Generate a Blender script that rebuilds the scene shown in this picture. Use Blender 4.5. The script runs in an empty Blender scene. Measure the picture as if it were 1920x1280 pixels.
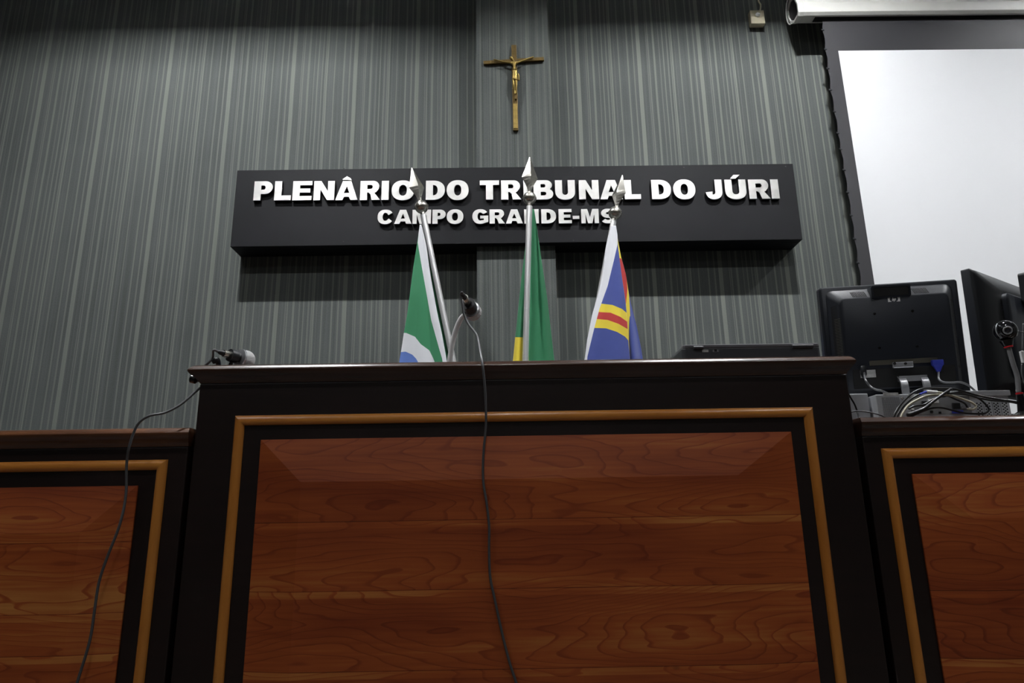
import bpy, bmesh, math, random
from mathutils import Vector, Matrix, Quaternion
random.seed(7)
SC = bpy.context.scene
COL = SC.collection
PI = math.pi

# ------------------------------------------------------------------ camera
CAM = Vector((0.0, 0.0, 1.2))
F = 1280.0
YAW, PITCH, ROLL = math.radians(0.502), math.radians(14.344), math.radians(-0.933)
fw = Vector((math.sin(YAW)*math.cos(PITCH), math.cos(YAW)*math.cos(PITCH), math.sin(PITCH)))
r0 = fw.cross(Vector((0, 0, 1))).normalized(); u0 = r0.cross(fw)
rt = math.cos(ROLL)*r0 + math.sin(ROLL)*u0
up = -math.sin(ROLL)*r0 + math.cos(ROLL)*u0
cd = bpy.data.cameras.new('camera'); cam = bpy.data.objects.new('camera', cd); COL.objects.link(cam)
cd.sensor_width = 36; cd.lens = 36*F/1920; cd.clip_start = 0.02
M3 = Matrix((rt, up, -fw)).transposed()
cam.matrix_world = Matrix.Translation(CAM) @ M3.to_4x4()
SC.camera = cam

def at(px, py, Y):
    """real-world point at distance Y in front of the camera plane, measured in the survey of the photo"""
    d = fw + (px-960)/F*rt - (py-640)/F*up
    return CAM + d*(Y/d.y)
def xz(px, py, Y):
    p = at(px, py, Y); return p.x, p.z

# ------------------------------------------------------------------ materials
def nodes(name):
    m = bpy.data.materials.new(name); m.use_nodes = True
    nt = m.node_tree; b = nt.nodes['Principled BSDF']
    return m, nt, b
def mat(name, col, rough=0.5, metal=0.0, coat=0.0, bump=0.0, bscale=40.0, vary=0.0, vscale=8.0, emit=0, spec=0.5, sheen=0, trans=0):
    m, nt, b = nodes(name)
    b.inputs['Base Color'].default_value = (*col, 1)
    b.inputs['Roughness'].default_value = rough
    b.inputs['Metallic'].default_value = metal
    b.inputs['Coat Weight'].default_value = coat
    b.inputs['Coat Roughness'].default_value = 0.12
    b.inputs['Specular IOR Level'].default_value = spec
    b.inputs['Sheen Weight'].default_value = sheen
    b.inputs['Transmission Weight'].default_value = trans
    tc = nt.nodes.new('ShaderNodeTexCoord')
    if vary:
        n = nt.nodes.new('ShaderNodeTexNoise'); n.inputs['Scale'].default_value = vscale; n.inputs['Detail'].default_value = 5
        nt.links.new(tc.outputs['Object'], n.inputs['Vector'])
        r = nt.nodes.new('ShaderNodeMapRange'); r.inputs['From Min'].default_value = .3; r.inputs['From Max'].default_value = .7
        r.inputs['To Min'].default_value = 1-vary; r.inputs['To Max'].default_value = 1+vary
        nt.links.new(n.outputs['Fac'], r.inputs['Value'])
        v = nt.nodes.new('ShaderNodeVectorMath'); v.operation = 'SCALE'; v.inputs[0].default_value = col
        nt.links.new(r.outputs['Result'], v.inputs['Scale']); nt.links.new(v.outputs['Vector'], b.inputs['Base Color'])
    if bump:
        n = nt.nodes.new('ShaderNodeTexNoise'); n.inputs['Scale'].default_value = bscale; n.inputs['Detail'].default_value = 4
        nt.links.new(tc.outputs['Object'], n.inputs['Vector'])
        bp = nt.nodes.new('ShaderNodeBump'); bp.inputs['Strength'].default_value = bump; bp.inputs['Distance'].default_value = .01
        nt.links.new(n.outputs['Fac'], bp.inputs['Height']); nt.links.new(bp.outputs['Normal'], b.inputs['Normal'])
    if emit:
        b.inputs['Emission Color'].default_value = (0.97, 0.985, 1.0, 1); b.inputs['Emission Strength'].default_value = emit
    return m

def math_node(nt, op, a, b=None, c=None):
    n = nt.nodes.new('ShaderNodeMath'); n.operation = op
    for i, v in enumerate((a, b, c)):
        if v is None: continue
        if isinstance(v, (int, float)): n.inputs[i].default_value = v
        else: nt.links.new(v, n.inputs[i])
    return n.outputs[0]

def fabric(name, phase, period, contrast=1.0, fine=0.25, rev=False):
    """striped wall fabric: one woven repeat of wide and narrow pale bands on slate"""
    m, nt, b = nodes(name)
    g = nt.nodes.new('ShaderNodeNewGeometry')
    s = nt.nodes.new('ShaderNodeSeparateXYZ'); nt.links.new(g.outputs['Position'], s.inputs[0])
    x = math_node(nt, 'DIVIDE', math_node(nt, 'SUBTRACT', s.outputs['X'], phase), period)
    # slight hanging wander of the threads
    wv = nt.nodes.new('ShaderNodeTexNoise'); wv.inputs['Scale'].default_value = 1.1; wv.inputs['Detail'].default_value = 2
    nt.links.new(g.outputs['Position'], wv.inputs['Vector'])
    x = math_node(nt, 'ADD', x, math_node(nt, 'MULTIPLY', math_node(nt, 'SUBTRACT', wv.outputs['Fac'], .5), .03))
    fr = math_node(nt, 'FRACT', math_node(nt, 'ADD', x, 0.04))
    stripes = [(20, 32, 1.0), (88, 7, .6), (102, 9, .65), (145, 15, .75), (190, 8, .5), (220, 10, .7), (256, 9, .6),
               (280, 9, .75), (294, 12, .9), (318, 5, .3), (355, 10, .7), (428, 12, .75), (475, 12, .7)]
    rp = nt.nodes.new('ShaderNodeValToRGB'); rp.color_ramp.interpolation = 'CONSTANT'
    el = rp.color_ramp.elements
    el[0].position = 0; el[0].color = (0, 0, 0, 1); el[1].position = .999; el[1].color = (0, 0, 0, 1)
    for (c, w, v) in stripes:
        a = el.new((c-w/2)/500); a.color = (v, v, v, 1)
        e = el.new((c+w/2)/500); e.color = (.0, .0, .0, 1)
    nt.links.new(fr, rp.inputs['Fac'])
    # fine threads, 1-D noise in x
    cx = nt.nodes.new('ShaderNodeCombineXYZ'); nt.links.new(math_node(nt, 'MULTIPLY', s.outputs['X'], 90), cx.inputs['X'])
    nt.links.new(math_node(nt, 'MULTIPLY', s.outputs['Z'], .6), cx.inputs['Z'])
    fn = nt.nodes.new('ShaderNodeTexNoise'); fn.inputs['Scale'].default_value = 1; fn.inputs['Detail'].default_value = 3
    nt.links.new(cx.outputs[0], fn.inputs['Vector'])
    # weave speckle
    sp = nt.nodes.new('ShaderNodeTexNoise'); sp.inputs['Scale'].default_value = 160; sp.inputs['Detail'].default_value = 3
    nt.links.new(g.outputs['Position'], sp.inputs['Vector'])
    # blotches of wear
    bl = nt.nodes.new('ShaderNodeTexNoise'); bl.inputs['Scale'].default_value = 1.6; bl.inputs['Detail'].default_value = 4
    nt.links.new(g.outputs['Position'], bl.inputs['Vector'])
    v = math_node(nt, 'MULTIPLY', rp.outputs['Color'], contrast)
    v = math_node(nt, 'ADD', v, math_node(nt, 'MULTIPLY', math_node(nt, 'SUBTRACT', fn.outputs['Fac'], .5), fine*2.6))
    v = math_node(nt, 'ADD', v, math_node(nt, 'MULTIPLY', math_node(nt, 'SUBTRACT', sp.outputs['Fac'], .5), .35))
    v = math_node(nt, 'ADD', v, math_node(nt, 'MULTIPLY', math_node(nt, 'SUBTRACT', bl.outputs['Fac'], .5), .35))
    cr = nt.nodes.new('ShaderNodeValToRGB'); e = cr.color_ramp.elements
    e[0].position = 0; e[0].color = (.056, .062, .059, 1); e[1].position = 1; e[1].color = (.212, .222, .197, 1)
    k = e.new(.18); k.color = (.089, .098, .0945, 1)
    nt.links.new(math_node(nt, 'ADD', math_node(nt, 'MULTIPLY', v, .72), .16), cr.inputs['Fac'])
    nt.links.new(cr.outputs['Color'], b.inputs['Base Color'])
    b.inputs['Roughness'].default_value = .95; b.inputs['Specular IOR Level'].default_value = .1
    b.inputs['Sheen Weight'].default_value = .15
    bp = nt.nodes.new('ShaderNodeBump'); bp.inputs['Strength'].default_value = .25; bp.inputs['Distance'].default_value = .004
    nt.links.new(sp.outputs['Fac'], bp.inputs['Height']); nt.links.new(bp.outputs['Normal'], b.inputs['Normal'])
    return m

def plank_wood(name, seams, seed):
    """varnished planks, grain and cathedral figure running along X, one tone per plank"""
    m, nt, b = nodes(name)
    g = nt.nodes.new('ShaderNodeNewGeometry')
    s = nt.nodes.new('ShaderNodeSeparateXYZ'); nt.links.new(g.outputs['Position'], s.inputs[0])
    z = s.outputs['Z']; X = s.outputs['X']
    idx = None; near = None
    for q in seams:
        st = math_node(nt, 'GREATER_THAN', z, q)
        idx = st if idx is None else math_node(nt, 'ADD', idx, st)
    rnd = nt.nodes.new('ShaderNodeTexWhiteNoise'); rnd.noise_dimensions = '1D'
    nt.links.new(math_node(nt, 'ADD', idx, seed*3.17), rnd.inputs['W'])
    # field whose level sets draw the growth rings
    cv = nt.nodes.new('ShaderNodeCombineXYZ')
    nt.links.new(math_node(nt, 'MULTIPLY', X, 0.95), cv.inputs['X'])
    nt.links.new(math_node(nt, 'ADD', math_node(nt, 'MULTIPLY', idx, 7.3), seed), cv.inputs['Y'])
    nt.links.new(math_node(nt, 'MULTIPLY', z, 4.6), cv.inputs['Z'])
    f1 = nt.nodes.new('ShaderNodeTexNoise'); f1.inputs['Scale'].default_value = 1.15; f1.inputs['Detail'].default_value = 3.5; f1.inputs['Roughness'].default_value = .38
    nt.links.new(cv.outputs[0], f1.inputs['Vector'])
    rings = math_node(nt, 'MULTIPLY', f1.outputs['Fac'], 32)
    fr = math_node(nt, 'FRACT', rings)
    line = nt.nodes.new('ShaderNodeValToRGB'); e = line.color_ramp.elements
    e[0].position = 0; e[0].color = (.25, .25, .25, 1); e[1].position = 1; e[1].color = (.0, .0, .0, 1)
    for p, v in ((.45, .30), (.80, .45), (.90, 1.25), (.95, 1.25)):
        k = e.new(p); k.color = (v, v, v, 1)
    line2 = line.outputs['Color']
    nt.links.new(fr, line.inputs['Fac'])
    # fibre streaks
    cs = nt.nodes.new('ShaderNodeCombineXYZ'); nt.links.new(math_node(nt, 'MULTIPLY', X, 5), cs.inputs['X'])
    nt.links.new(math_node(nt, 'MULTIPLY', z, 130), cs.inputs['Z']); nt.links.new(idx, cs.inputs['Y'])
    f2 = nt.nodes.new('ShaderNodeTexNoise'); f2.inputs['Scale'].default_value = 1; f2.inputs['Detail'].default_value = 4
    nt.links.new(cs.outputs[0], f2.inputs['Vector'])
    # broad colour drift
    f3 = nt.nodes.new('ShaderNodeTexNoise'); f3.inputs['Scale'].default_value = .8; f3.inputs['Detail'].default_value = 3
    cb = nt.nodes.new('ShaderNodeCombineXYZ'); nt.links.new(math_node(nt, 'MULTIPLY', X, 1.2), cb.inputs['X'])
    nt.links.new(math_node(nt, 'MULTIPLY', z, 9), cb.inputs['Z']); nt.links.new(math_node(nt, 'MULTIPLY', idx, 3.1), cb.inputs['Y'])
    nt.links.new(cb.outputs[0], f3.inputs['Vector'])
    t = math_node(nt, 'MULTIPLY', rnd.outputs['Value'], .22)
    t = math_node(nt, 'ADD', t, math_node(nt, 'MULTIPLY', math_node(nt, 'SUBTRACT', f3.outputs['Fac'], .12), 1.0))
    t = math_node(nt, 'ADD', t, math_node(nt, 'MULTIPLY', math_node(nt, 'SUBTRACT', f2.outputs['Fac'], .5), .42))
    t = math_node(nt, 'SUBTRACT', t, math_node(nt, 'MULTIPLY', line2, math_node(nt, 'MULTIPLY', math_node(nt, 'MULTIPLY', f2.outputs['Fac'], f3.outputs['Fac']), .62)))
    cr = nt.nodes.new('ShaderNodeValToRGB'); e = cr.color_ramp.elements
    e[0].position = .0; e[0].color = (.070, .013, .005, 1); e[1].position = .85; e[1].color = (.70, .32, .08, 1)
    k = e.new(.27); k.color = (.245, .042, .010, 1)
    k = e.new(.52); k.color = (.43, .098, .020, 1)
    # pale sapwood edge just under each seam
    sap = None
    for q in seams:
        d = math_node(nt, 'SUBTRACT', q, z)
        w = math_node(nt, 'MULTIPLY', math_node(nt, 'LESS_THAN', d, .016), math_node(nt, 'GREATER_THAN', d, .0))
        sap = w if sap is None else math_node(nt, 'ADD', sap, w)
    t = math_node(nt, 'ADD', t, math_node(nt, 'MULTIPLY', sap, math_node(nt, 'MULTIPLY', f3.outputs['Fac'], .28)))
    gap = None
    for q in seams:
        w = math_node(nt, 'LESS_THAN', math_node(nt, 'ABSOLUTE', math_node(nt, 'SUBTRACT', z, q)), .0009)
        gap = w if gap is None else math_node(nt, 'ADD', gap, w)
    t = math_node(nt, 'SUBTRACT', t, math_node(nt, 'MULTIPLY', gap, .3))
    nt.links.new(t, cr.inputs['Fac'])
    # sparse knots
    vo = nt.nodes.new('ShaderNodeTexVoronoi'); vo.inputs['Scale'].default_value = 3.2
    cvk = nt.nodes.new('ShaderNodeCombineXYZ'); nt.links.new(math_node(nt, 'MULTIPLY', X, .8), cvk.inputs['X'])
    nt.links.new(math_node(nt, 'MULTIPLY', z, 1.6), cvk.inputs['Z']); cvk.inputs['Y'].default_value = seed
    nt.links.new(cvk.outputs[0], vo.inputs['Vector'])
    kn = nt.nodes.new('ShaderNodeMapRange'); kn.inputs['From Min'].default_value = .012; kn.inputs['From Max'].default_value = .04
    nt.links.new(vo.outputs['Distance'], kn.inputs['Value'])
    mx = nt.nodes.new('ShaderNodeMix'); mx.data_type = 'RGBA'
    nt.links.new(kn.outputs['Result'], mx.inputs['Factor']); mx.inputs['A'].default_value = (.03, .012, .008, 1)
    nt.links.new(cr.outputs['Color'], mx.inputs['B'])
    nt.links.new(mx.outputs['Result'], b.inputs['Base Color'])
    b.inputs['Roughness'].default_value = .5; b.inputs['Coat Weight'].default_value = .12; b.inputs['Coat Roughness'].default_value = .3; b.inputs['Specular IOR Level'].default_value = .35
    return m

def solid_wood(name, c0, c1, rough=.35, coat=.3, axis='X', scale=1.0):
    m, nt, b = nodes(name)
    g = nt.nodes.new('ShaderNodeNewGeometry')
    mp = nt.nodes.new('ShaderNodeMapping')
    mp.inputs['Scale'].default_value = {'X': (3, 60, 60), 'Z': (60, 60, 3)}[axis]
    nt.links.new(g.outputs['Position'], mp.inputs['Vector'])
    n = nt.nodes.new('ShaderNodeTexNoise'); n.inputs['Scale'].default_value = scale; n.inputs['Detail'].default_value = 5
    nt.links.new(mp.outputs[0], n.inputs['Vector'])
    n2 = nt.nodes.new('ShaderNodeTexNoise'); n2.inputs['Scale'].default_value = 3; n2.inputs['Detail'].default_value = 3
    nt.links.new(g.outputs['Position'], n2.inputs['Vector'])
    r = nt.nodes.new('ShaderNodeValToRGB'); e = r.color_ramp.elements
    e[0].position = .3; e[0].color = (*c0, 1); e[1].position = .7; e[1].color = (*c1, 1)
    nt.links.new(math_node(nt, 'MULTIPLY_ADD', n2.outputs['Fac'], .5, math_node(nt, 'MULTIPLY', n.outputs['Fac'], .5)), r.inputs['Fac'])
    nt.links.new(r.outputs['Color'], b.inputs['Base Color'])
    b.inputs['Roughness'].default_value = rough; b.inputs['Coat Weight'].default_value = coat; b.inputs['Coat Roughness'].default_value = .15
    bp = nt.nodes.new('ShaderNodeBump'); bp.inputs['Strength'].default_value = .08; bp.inputs['Distance'].default_value = .002
    nt.links.new(n.outputs['Fac'], bp.inputs['Height']); nt.links.new(bp.outputs['Normal'], b.inputs['Normal'])
    return m

darkwood = solid_wood('dark stained wood', (.0072, .0036, .0030), (.0165, .0072, .0058), .4, .12)
ledgewood = solid_wood('dark red-brown varnished wood', (.026, .011, .0065), (.060, .024, .013), .26, .4)
sidewood = solid_wood('reddish brown varnished edge', (.045, .017, .008), (.15, .055, .02), .26, .4)
amber_h = solid_wood('honey varnished moulding', (.60, .205, .028), (.80, .34, .065), .3, .35, 'X')  # level runs coloured lighter than the uprights, standing for light from above
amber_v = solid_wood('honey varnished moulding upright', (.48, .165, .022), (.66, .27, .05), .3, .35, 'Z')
blackmetal = mat('black anodised sheet', (.0072, .0072, .0092), .6, .0, spec=.2, bump=.03, bscale=200, vary=.1, vscale=3)
letter_metal = mat('brushed aluminium', (.66, .65, .63), .36, 1.0, bump=.5, bscale=9, vary=.05, vscale=30)
letter_side = mat('letter edge painted as shade', (.012, .012, .013), .5)  # black stands for the shade on the sides of the metal letters
chrome = mat('polished chrome', (.82, .82, .80), .13, 1.0)
nickel = mat('cast nickel', (.70, .68, .62), .27, 1.0, bump=.08, bscale=60, vary=.06, vscale=20)
standmetal = mat('bright plated steel', (.86, .86, .86), .28, .25)
alu = mat('satin aluminium tube', (.90, .90, .90), .3, .72)
brass = mat('aged brass', (.26, .185, .055), .45, .85, bump=.15, bscale=90, vary=.25, vscale=30)
brass_dark = mat('brown patinated bronze', (.11, .070, .018), .5, .6, bump=.15, bscale=90, vary=.25, vscale=30)
blackplastic = mat('black plastic', (.010, .0115, .014), .42, bump=.06, bscale=500)
shellplastic = mat('matt blue black plastic', (.011, .0135, .020), .4, bump=.05, bscale=400)
glossblack = mat('glossy black plastic', (.006, .006, .007), .08)
laptopmat = mat('dark grey laptop plastic', (.035, .037, .042), .5, bump=.03, bscale=400)
laptop_trim = mat('grey laptop lid', (.12, .12, .13), .4)
vent = mat('vent slot black', (.003, .003, .003), .8)
ventmetal = mat('shield seen through slots', (.20, .19, .16), .5, .6)
silver = mat('silver plastic', (.55, .56, .58), .25, .7)
bluepl = mat('blue connector plastic', (.030, .045, .36), .4)
whitepl = mat('white plastic', (.85, .85, .84), .45)
creampl = mat('cream plastic', (.66, .60, .42), .5, vary=.05)
labelmat = mat('worn paper label', (.42, .42, .41), .6, vary=.25, vscale=90)
greymetal = mat('galvanised steel', (.47, .48, .50), .42, .3, bump=.05, bscale=60, vary=.1, vscale=15)
cablegrey = mat('grey rubber cable', (.085, .086, .09), .38)
cableblack = mat('black rubber cable', (.011, .011, .012), .3)
cablebeige = mat('beige cable', (.50, .47, .36), .45)
micgrille = mat('steel mesh grille', (.74, .75, .75), .45, .3, bump=.9, bscale=700)
redring = mat('red ring', (.55, .012, .02), .3)
screenwhite = mat('matt white projection fabric', (.72, .73, .745), .9, spec=.1)
screenblack = mat('black screen border', (.021, .0205, .024), .6)
casewhite = mat('off-white powder coated case', (.66, .66, .62), .45, vary=.04)
caseunder = mat('underside of screen case', (.50, .49, .42), .55)
lens = mat('lens glass', (.02, .02, .03), .05, coat=1)

# ------------------------------------------------------------------ mesh helpers
def link(name, bm, mats, parent=None, smooth=False, bevel=0, autosmooth=None):
    me = bpy.data.meshes.new(name)
    bmesh.ops.recalc_face_normals(bm, faces=bm.faces)
    bm.to_mesh(me); bm.free()
    if not isinstance(mats, (list, tuple)): mats = [mats]
    for m in mats: me.materials.append(m)
    o = bpy.data.objects.new(name, me); COL.objects.link(o)
    if smooth:
        for p in me.polygons: p.use_smooth = True
        if autosmooth: me.set_sharp_from_angle(angle=math.radians(autosmooth))
    if bevel:
        b = o.modifiers.new('bevel', 'BEVEL'); b.width = bevel; b.segments = 2; b.limit_method = 'ANGLE'
    if parent: o.parent = parent
    return o
def tag(o, label=None, cat=None, group=None, kind=None):
    if label: o['label'] = label
    if cat: o['category'] = cat
    if group: o['group'] = group
    if kind: o['kind'] = kind
    return o
def thing(name, label, cat, loc=(0, 0, 0), group=None):
    o = bpy.data.objects.new(name, None); COL.objects.link(o); o.location = loc; o.empty_display_size = .05
    return tag(o, label, cat, group)
class Local:
    """collect geometry in world coordinates, store it relative to the thing's base point"""
    def __init__(s, root): s.o = Vector(root.location) if root else Vector()
def shift(bm, v): bmesh.ops.translate(bm, verts=bm.verts, vec=-Vector(v))
def box(bm, x0, x1, y0, y1, z0, z1, mi=0, M=None):
    r = bmesh.ops.create_cube(bm, size=1)
    for v in r['verts']:
        v.co = Vector(((x0+x1)/2+v.co.x*(x1-x0), (y0+y1)/2+v.co.y*(y1-y0), (z0+z1)/2+v.co.z*(z1-z0)))
        if M: v.co = M @ v.co
    for f in {f for v in r['verts'] for f in v.link_faces}: f.material_index = mi
    return r['verts']
def rings(bm, loops, cap0=True, cap1=True, mi=0, closed=True):
    prev = None; first = None
    for L in loops:
        vs = [bm.verts.new(p) for p in L]
        if prev:
            n = len(vs)
            for i in range(n if closed else n-1):
                f = bm.faces.new((prev[i], prev[(i+1) % n], vs[(i+1) % n], vs[i])); f.material_index = mi
        else: first = vs
        prev = vs
    if cap0 and closed: bm.faces.new(list(reversed(first))).material_index = mi
    if cap1 and closed: bm.faces.new(prev).material_index = mi
def frame_to(d):
    d = Vector(d).normalized(); a = Vector((0, 0, 1)) if abs(d.z) < .95 else Vector((1, 0, 0))
    x = a.cross(d).normalized(); y = d.cross(x); return x, y, d
def lathe(bm, p, d, prof, n=24, mi=0, rot=0, sq=None):
    x, y, d = frame_to(d); p = Vector(p)
    rings(bm, [[p + d*h + (x*math.cos(rot+2*PI*i/n)*r*(sq or 1) + y*math.sin(rot+2*PI*i/n)*r) for i in range(n)] for (h, r) in prof], mi=mi)
def smoothpath(P, n=8):
    P = [Vector(p) for p in P]; out = []
    Q = [P[0]*2-P[1]] + P + [P[-1]*2-P[-2]]
    for i in range(1, len(Q)-2):
        a, b, c, d = Q[i-1], Q[i], Q[i+1], Q[i+2]
        for k in range(n):
            t = k/n
            out.append(.5*((2*b)+(c-a)*t+(2*a-5*b+4*c-d)*t*t+(3*b-a-3*c+d)*t**3))
    out.append(P[-1]); return out
def tube(bm, P, r, n=10, mi=0, sm=8):
    P = smoothpath(P, sm) if sm else [Vector(p) for p in P]
    loops = []; x = None
    for i, p in enumerate(P):
        d = (P[min(i+1, len(P)-1)]-P[max(i-1, 0)]).normalized()
        if x is None: x, y, _ = frame_to(d)
        x = (x - d*x.dot(d)).normalized(); y = d.cross(x)
        rr = r(i/(len(P)-1)) if callable(r) else r
        loops.append([p+(x*math.cos(2*PI*k/n)+y*math.sin(2*PI*k/n))*rr for k in range(n)])
    rings(bm, loops, mi=mi)
def rectloft(bm, x0, x1, y0, y1, prof, mi=0, kl=1, kr=1):
    rings(bm, [[(x0-o*kl, y0-o, z), (x1+o*kr, y0-o, z), (x1+o*kr, y1+o, z), (x0-o*kl, y1+o, z)] for (o, z) in prof], mi=mi)

# ------------------------------------------------------------------ the room
WY = 4.0; CY = 3.88; SY = 3.83; RX = 6.5; CZ = 5.6; PLAT = .35
Lph = xz(778.5, 300, WY)[0]; Rph = xz(1091, 300, WY)[0]
per = (xz(1332, 308, WY)[0]-xz(1212, 308, WY)[0])
fabL = fabric('striped slate fabric left run', Lph, per, .64, .18)
fabR = fabric('striped slate fabric right run', Rph, per, .80, .15)
fabC = fabric('striped slate fabric on column', xz(994, 300, CY)[0], per, .42, .42)
ceilm = mat('grey ceiling board', (.34, .34, .33), .9, bump=.1, bscale=60)
wallp = mat('pale plaster', (.17, .17, .16), .9, bump=.1, bscale=20)
floorm = mat('brown carpet', (.07, .055, .045), .95, bump=.4, bscale=300, vary=.2)
floorm2 = mat('grey platform carpet', (.06, .06, .06), .95, bump=.4, bscale=300, vary=.2)
def plane_struct(name, m, b):
    bm = bmesh.new(); box(bm, *b); return tag(link(name, bm, m), kind='structure')
colx0 = xz(895, 520, CY)[0]; colx1 = xz(1040, 520, CY)[0]
colx0 = (xz(895, 520, CY)[0]+xz(892, 80, CY)[0])/2; colx1 = (xz(1042, 560, CY)[0]+xz(1030, 80, CY)[0])/2
bm = bmesh.new(); box(bm, -RX, (colx0+colx1)/2, WY, WY+.15, 0, CZ+.3, 0); box(bm, (colx0+colx1)/2, RX, WY, WY+.15, 0, CZ+.3, 1)
tag(link('wall_back', bm, [fabL, fabR]), kind='structure')
plane_struct('wall_column', fabC, (colx0, colx1, CY, WY-.001, PLAT, CZ-.001))
plane_struct('wall_left', wallp, (-RX-.15, -RX-.001, -6, WY, 0, CZ+.3))
plane_struct('wall_right', wallp, (RX+.001, RX+.15, -6, WY, 0, CZ+.3))
plane_struct('wall_front', wallp, (-RX-.15, RX+.15, -6.15, -6.001, 0, CZ+.3))
plane_struct('floor', floorm, (-RX-.15, RX+.15, -6.15, WY+.15, -.15, 0))
plane_struct('floor_platform', floorm2, (-RX, RX, 1.3, WY-.001, .001, PLAT))

# ceiling with openings for the recessed luminaires
LWS = {2.1: .18, -.6: .33, -3.4: .33}
TL_ = {2.1: .125, -.6: .295, -3.4: .295}
LDS = {2.1: .262, -.6: .31, -3.4: .31}
TB = {2.1: .2, -.6: .115, -3.4: .115}
TS = {2.1: .0145, -.6: .06, -3.4: .06}
lights = [(-1.7, 2.1), (1.6, 2.1), (4.9, 2.1), (-2.6, -.6), (0.0, -.6), (2.6, -.6), (-2.6, -3.4), (0, -3.4), (2.6, -3.4)]  # both front rows are unseen, added to light bench fronts and lettering
bm = bmesh.new()
xs = sorted({-RX, RX, *[a for (x, y) in lights for a in (x-LWS[y], x+LWS[y])]}); ys = sorted({-6.0, WY, *[a for (x, y) in lights for a in (y-LDS[y], y+LDS[y])]})
for i in range(len(xs)-1):
    for j in range(len(ys)-1):
        cx, cy = (xs[i]+xs[i+1])/2, (ys[j]+ys[j+1])/2
        if any(abs(cx-x) < LWS[y] and abs(cy-y) < LDS[y] for (x, y) in lights): continue
        bm.faces.new([bm.verts.new(p) for p in ((xs[i], ys[j], CZ), (xs[i+1], ys[j], CZ), (xs[i+1], ys[j+1], CZ), (xs[i], ys[j+1], CZ))])
bmesh.ops.remove_doubles(bm, verts=bm.verts, dist=1e-5)
r = bmesh.ops.extrude_face_region(bm, geom=bm.faces[:]); bmesh.ops.translate(bm, verts=[v for v in r['geom'] if isinstance(v, bmesh.types.BMVert)], vec=(0, 0, .012))
tag(link('ceiling', bm, ceilm), kind='structure')
housing_m = mat('dull grey luminaire housing', (.10, .10, .10), .6)
E0 = {2.1: 1000, -.6: 46, -3.4: 22}
tubem = {k: mat('lit fluorescent tube row %d' % i, (.9, .9, .9), .5, emit=v) for i, (k, v) in enumerate(E0.items())}
where = {2.1: 'nearest the striped wall', -.6: 'added in front of the benches', -3.4: 'added at the far end'}
side = lambda x, y: ('left' if x < -.5 else 'right' if x > 3 or (y < 0 and x > .5) else 'middle')
for (x, y) in lights:
    t = thing('ceiling_light', 'recessed white two-tube ceiling light, %s one of the row %s' % (side(x, y), where[y]), 'ceiling light', (x, y, CZ))
    bm = bmesh.new(); h = TB[y]+.045; w = LWS[y]-.002; d = LDS[y]-.002; tk = .004
    box(bm, -w, w, -d, d, h-tk, h); box(bm, -w, -w+tk, -d, d, .0, h-tk); box(bm, w-tk, w, -d, d, .0, h-tk)
    box(bm, -w+tk, w-tk, -d, -d+tk, .0, h-tk); box(bm, -w+tk, w-tk, d-tk, d, .0, h-tk)
    link('housing', bm, housing_m, t)
    for s in (-1, 1):
        bm = bmesh.new(); lathe(bm, (-TL_[y], s*TS[y], TB[y]), (1, 0, 0), [(0, .013), (2*TL_[y], .013)], 10)
        link('tube', bm, tubem[y], t)

# ------------------------------------------------------------------ sign
P00 = at(434, 459, SY); P10 = at(1503, 452, SY); P01 = at(443, 317, SY); P11 = at(1489, 309, SY)
sx0 = (P00.x+P01.x)/2; sx1 = (P10.x+P11.x)/2; sz0 = (P00.z+P10.z)/2; sz1 = (P01.z+P11.z)/2
sign = thing('wall_sign', 'long black sign board with raised brushed metal lettering across the striped wall', 'sign', ((sx0+sx1)/2, SY, sz0))
so = Vector(sign.location)
bm = bmesh.new(); box(bm, sx0, sx1, SY, CY-.001, sz0, sz1)
box(bm, sx0, colx0-.002, CY-.001, WY-.002, sz0, sz1); box(bm, colx1+.002, sx1, CY-.001, WY-.002, sz0, sz1); shift(bm, so)
link('board', bm, blackmetal, sign, bevel=.0015)
for px, py in ((645, 316), (866, 314), (1074, 314), (1282, 314), (1473, 312), (644, 453), (1290, 449), (1075, 451)):
    p = at(px, py, SY); bm = bmesh.new(); lathe(bm, Vector((p.x, SY-.0015, p.z))-so, (0, 1, 0), [(0, .002), (.0005, .004), (.0015, .004)], 8)
    link('screw', bm, blackplastic, sign)

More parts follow.
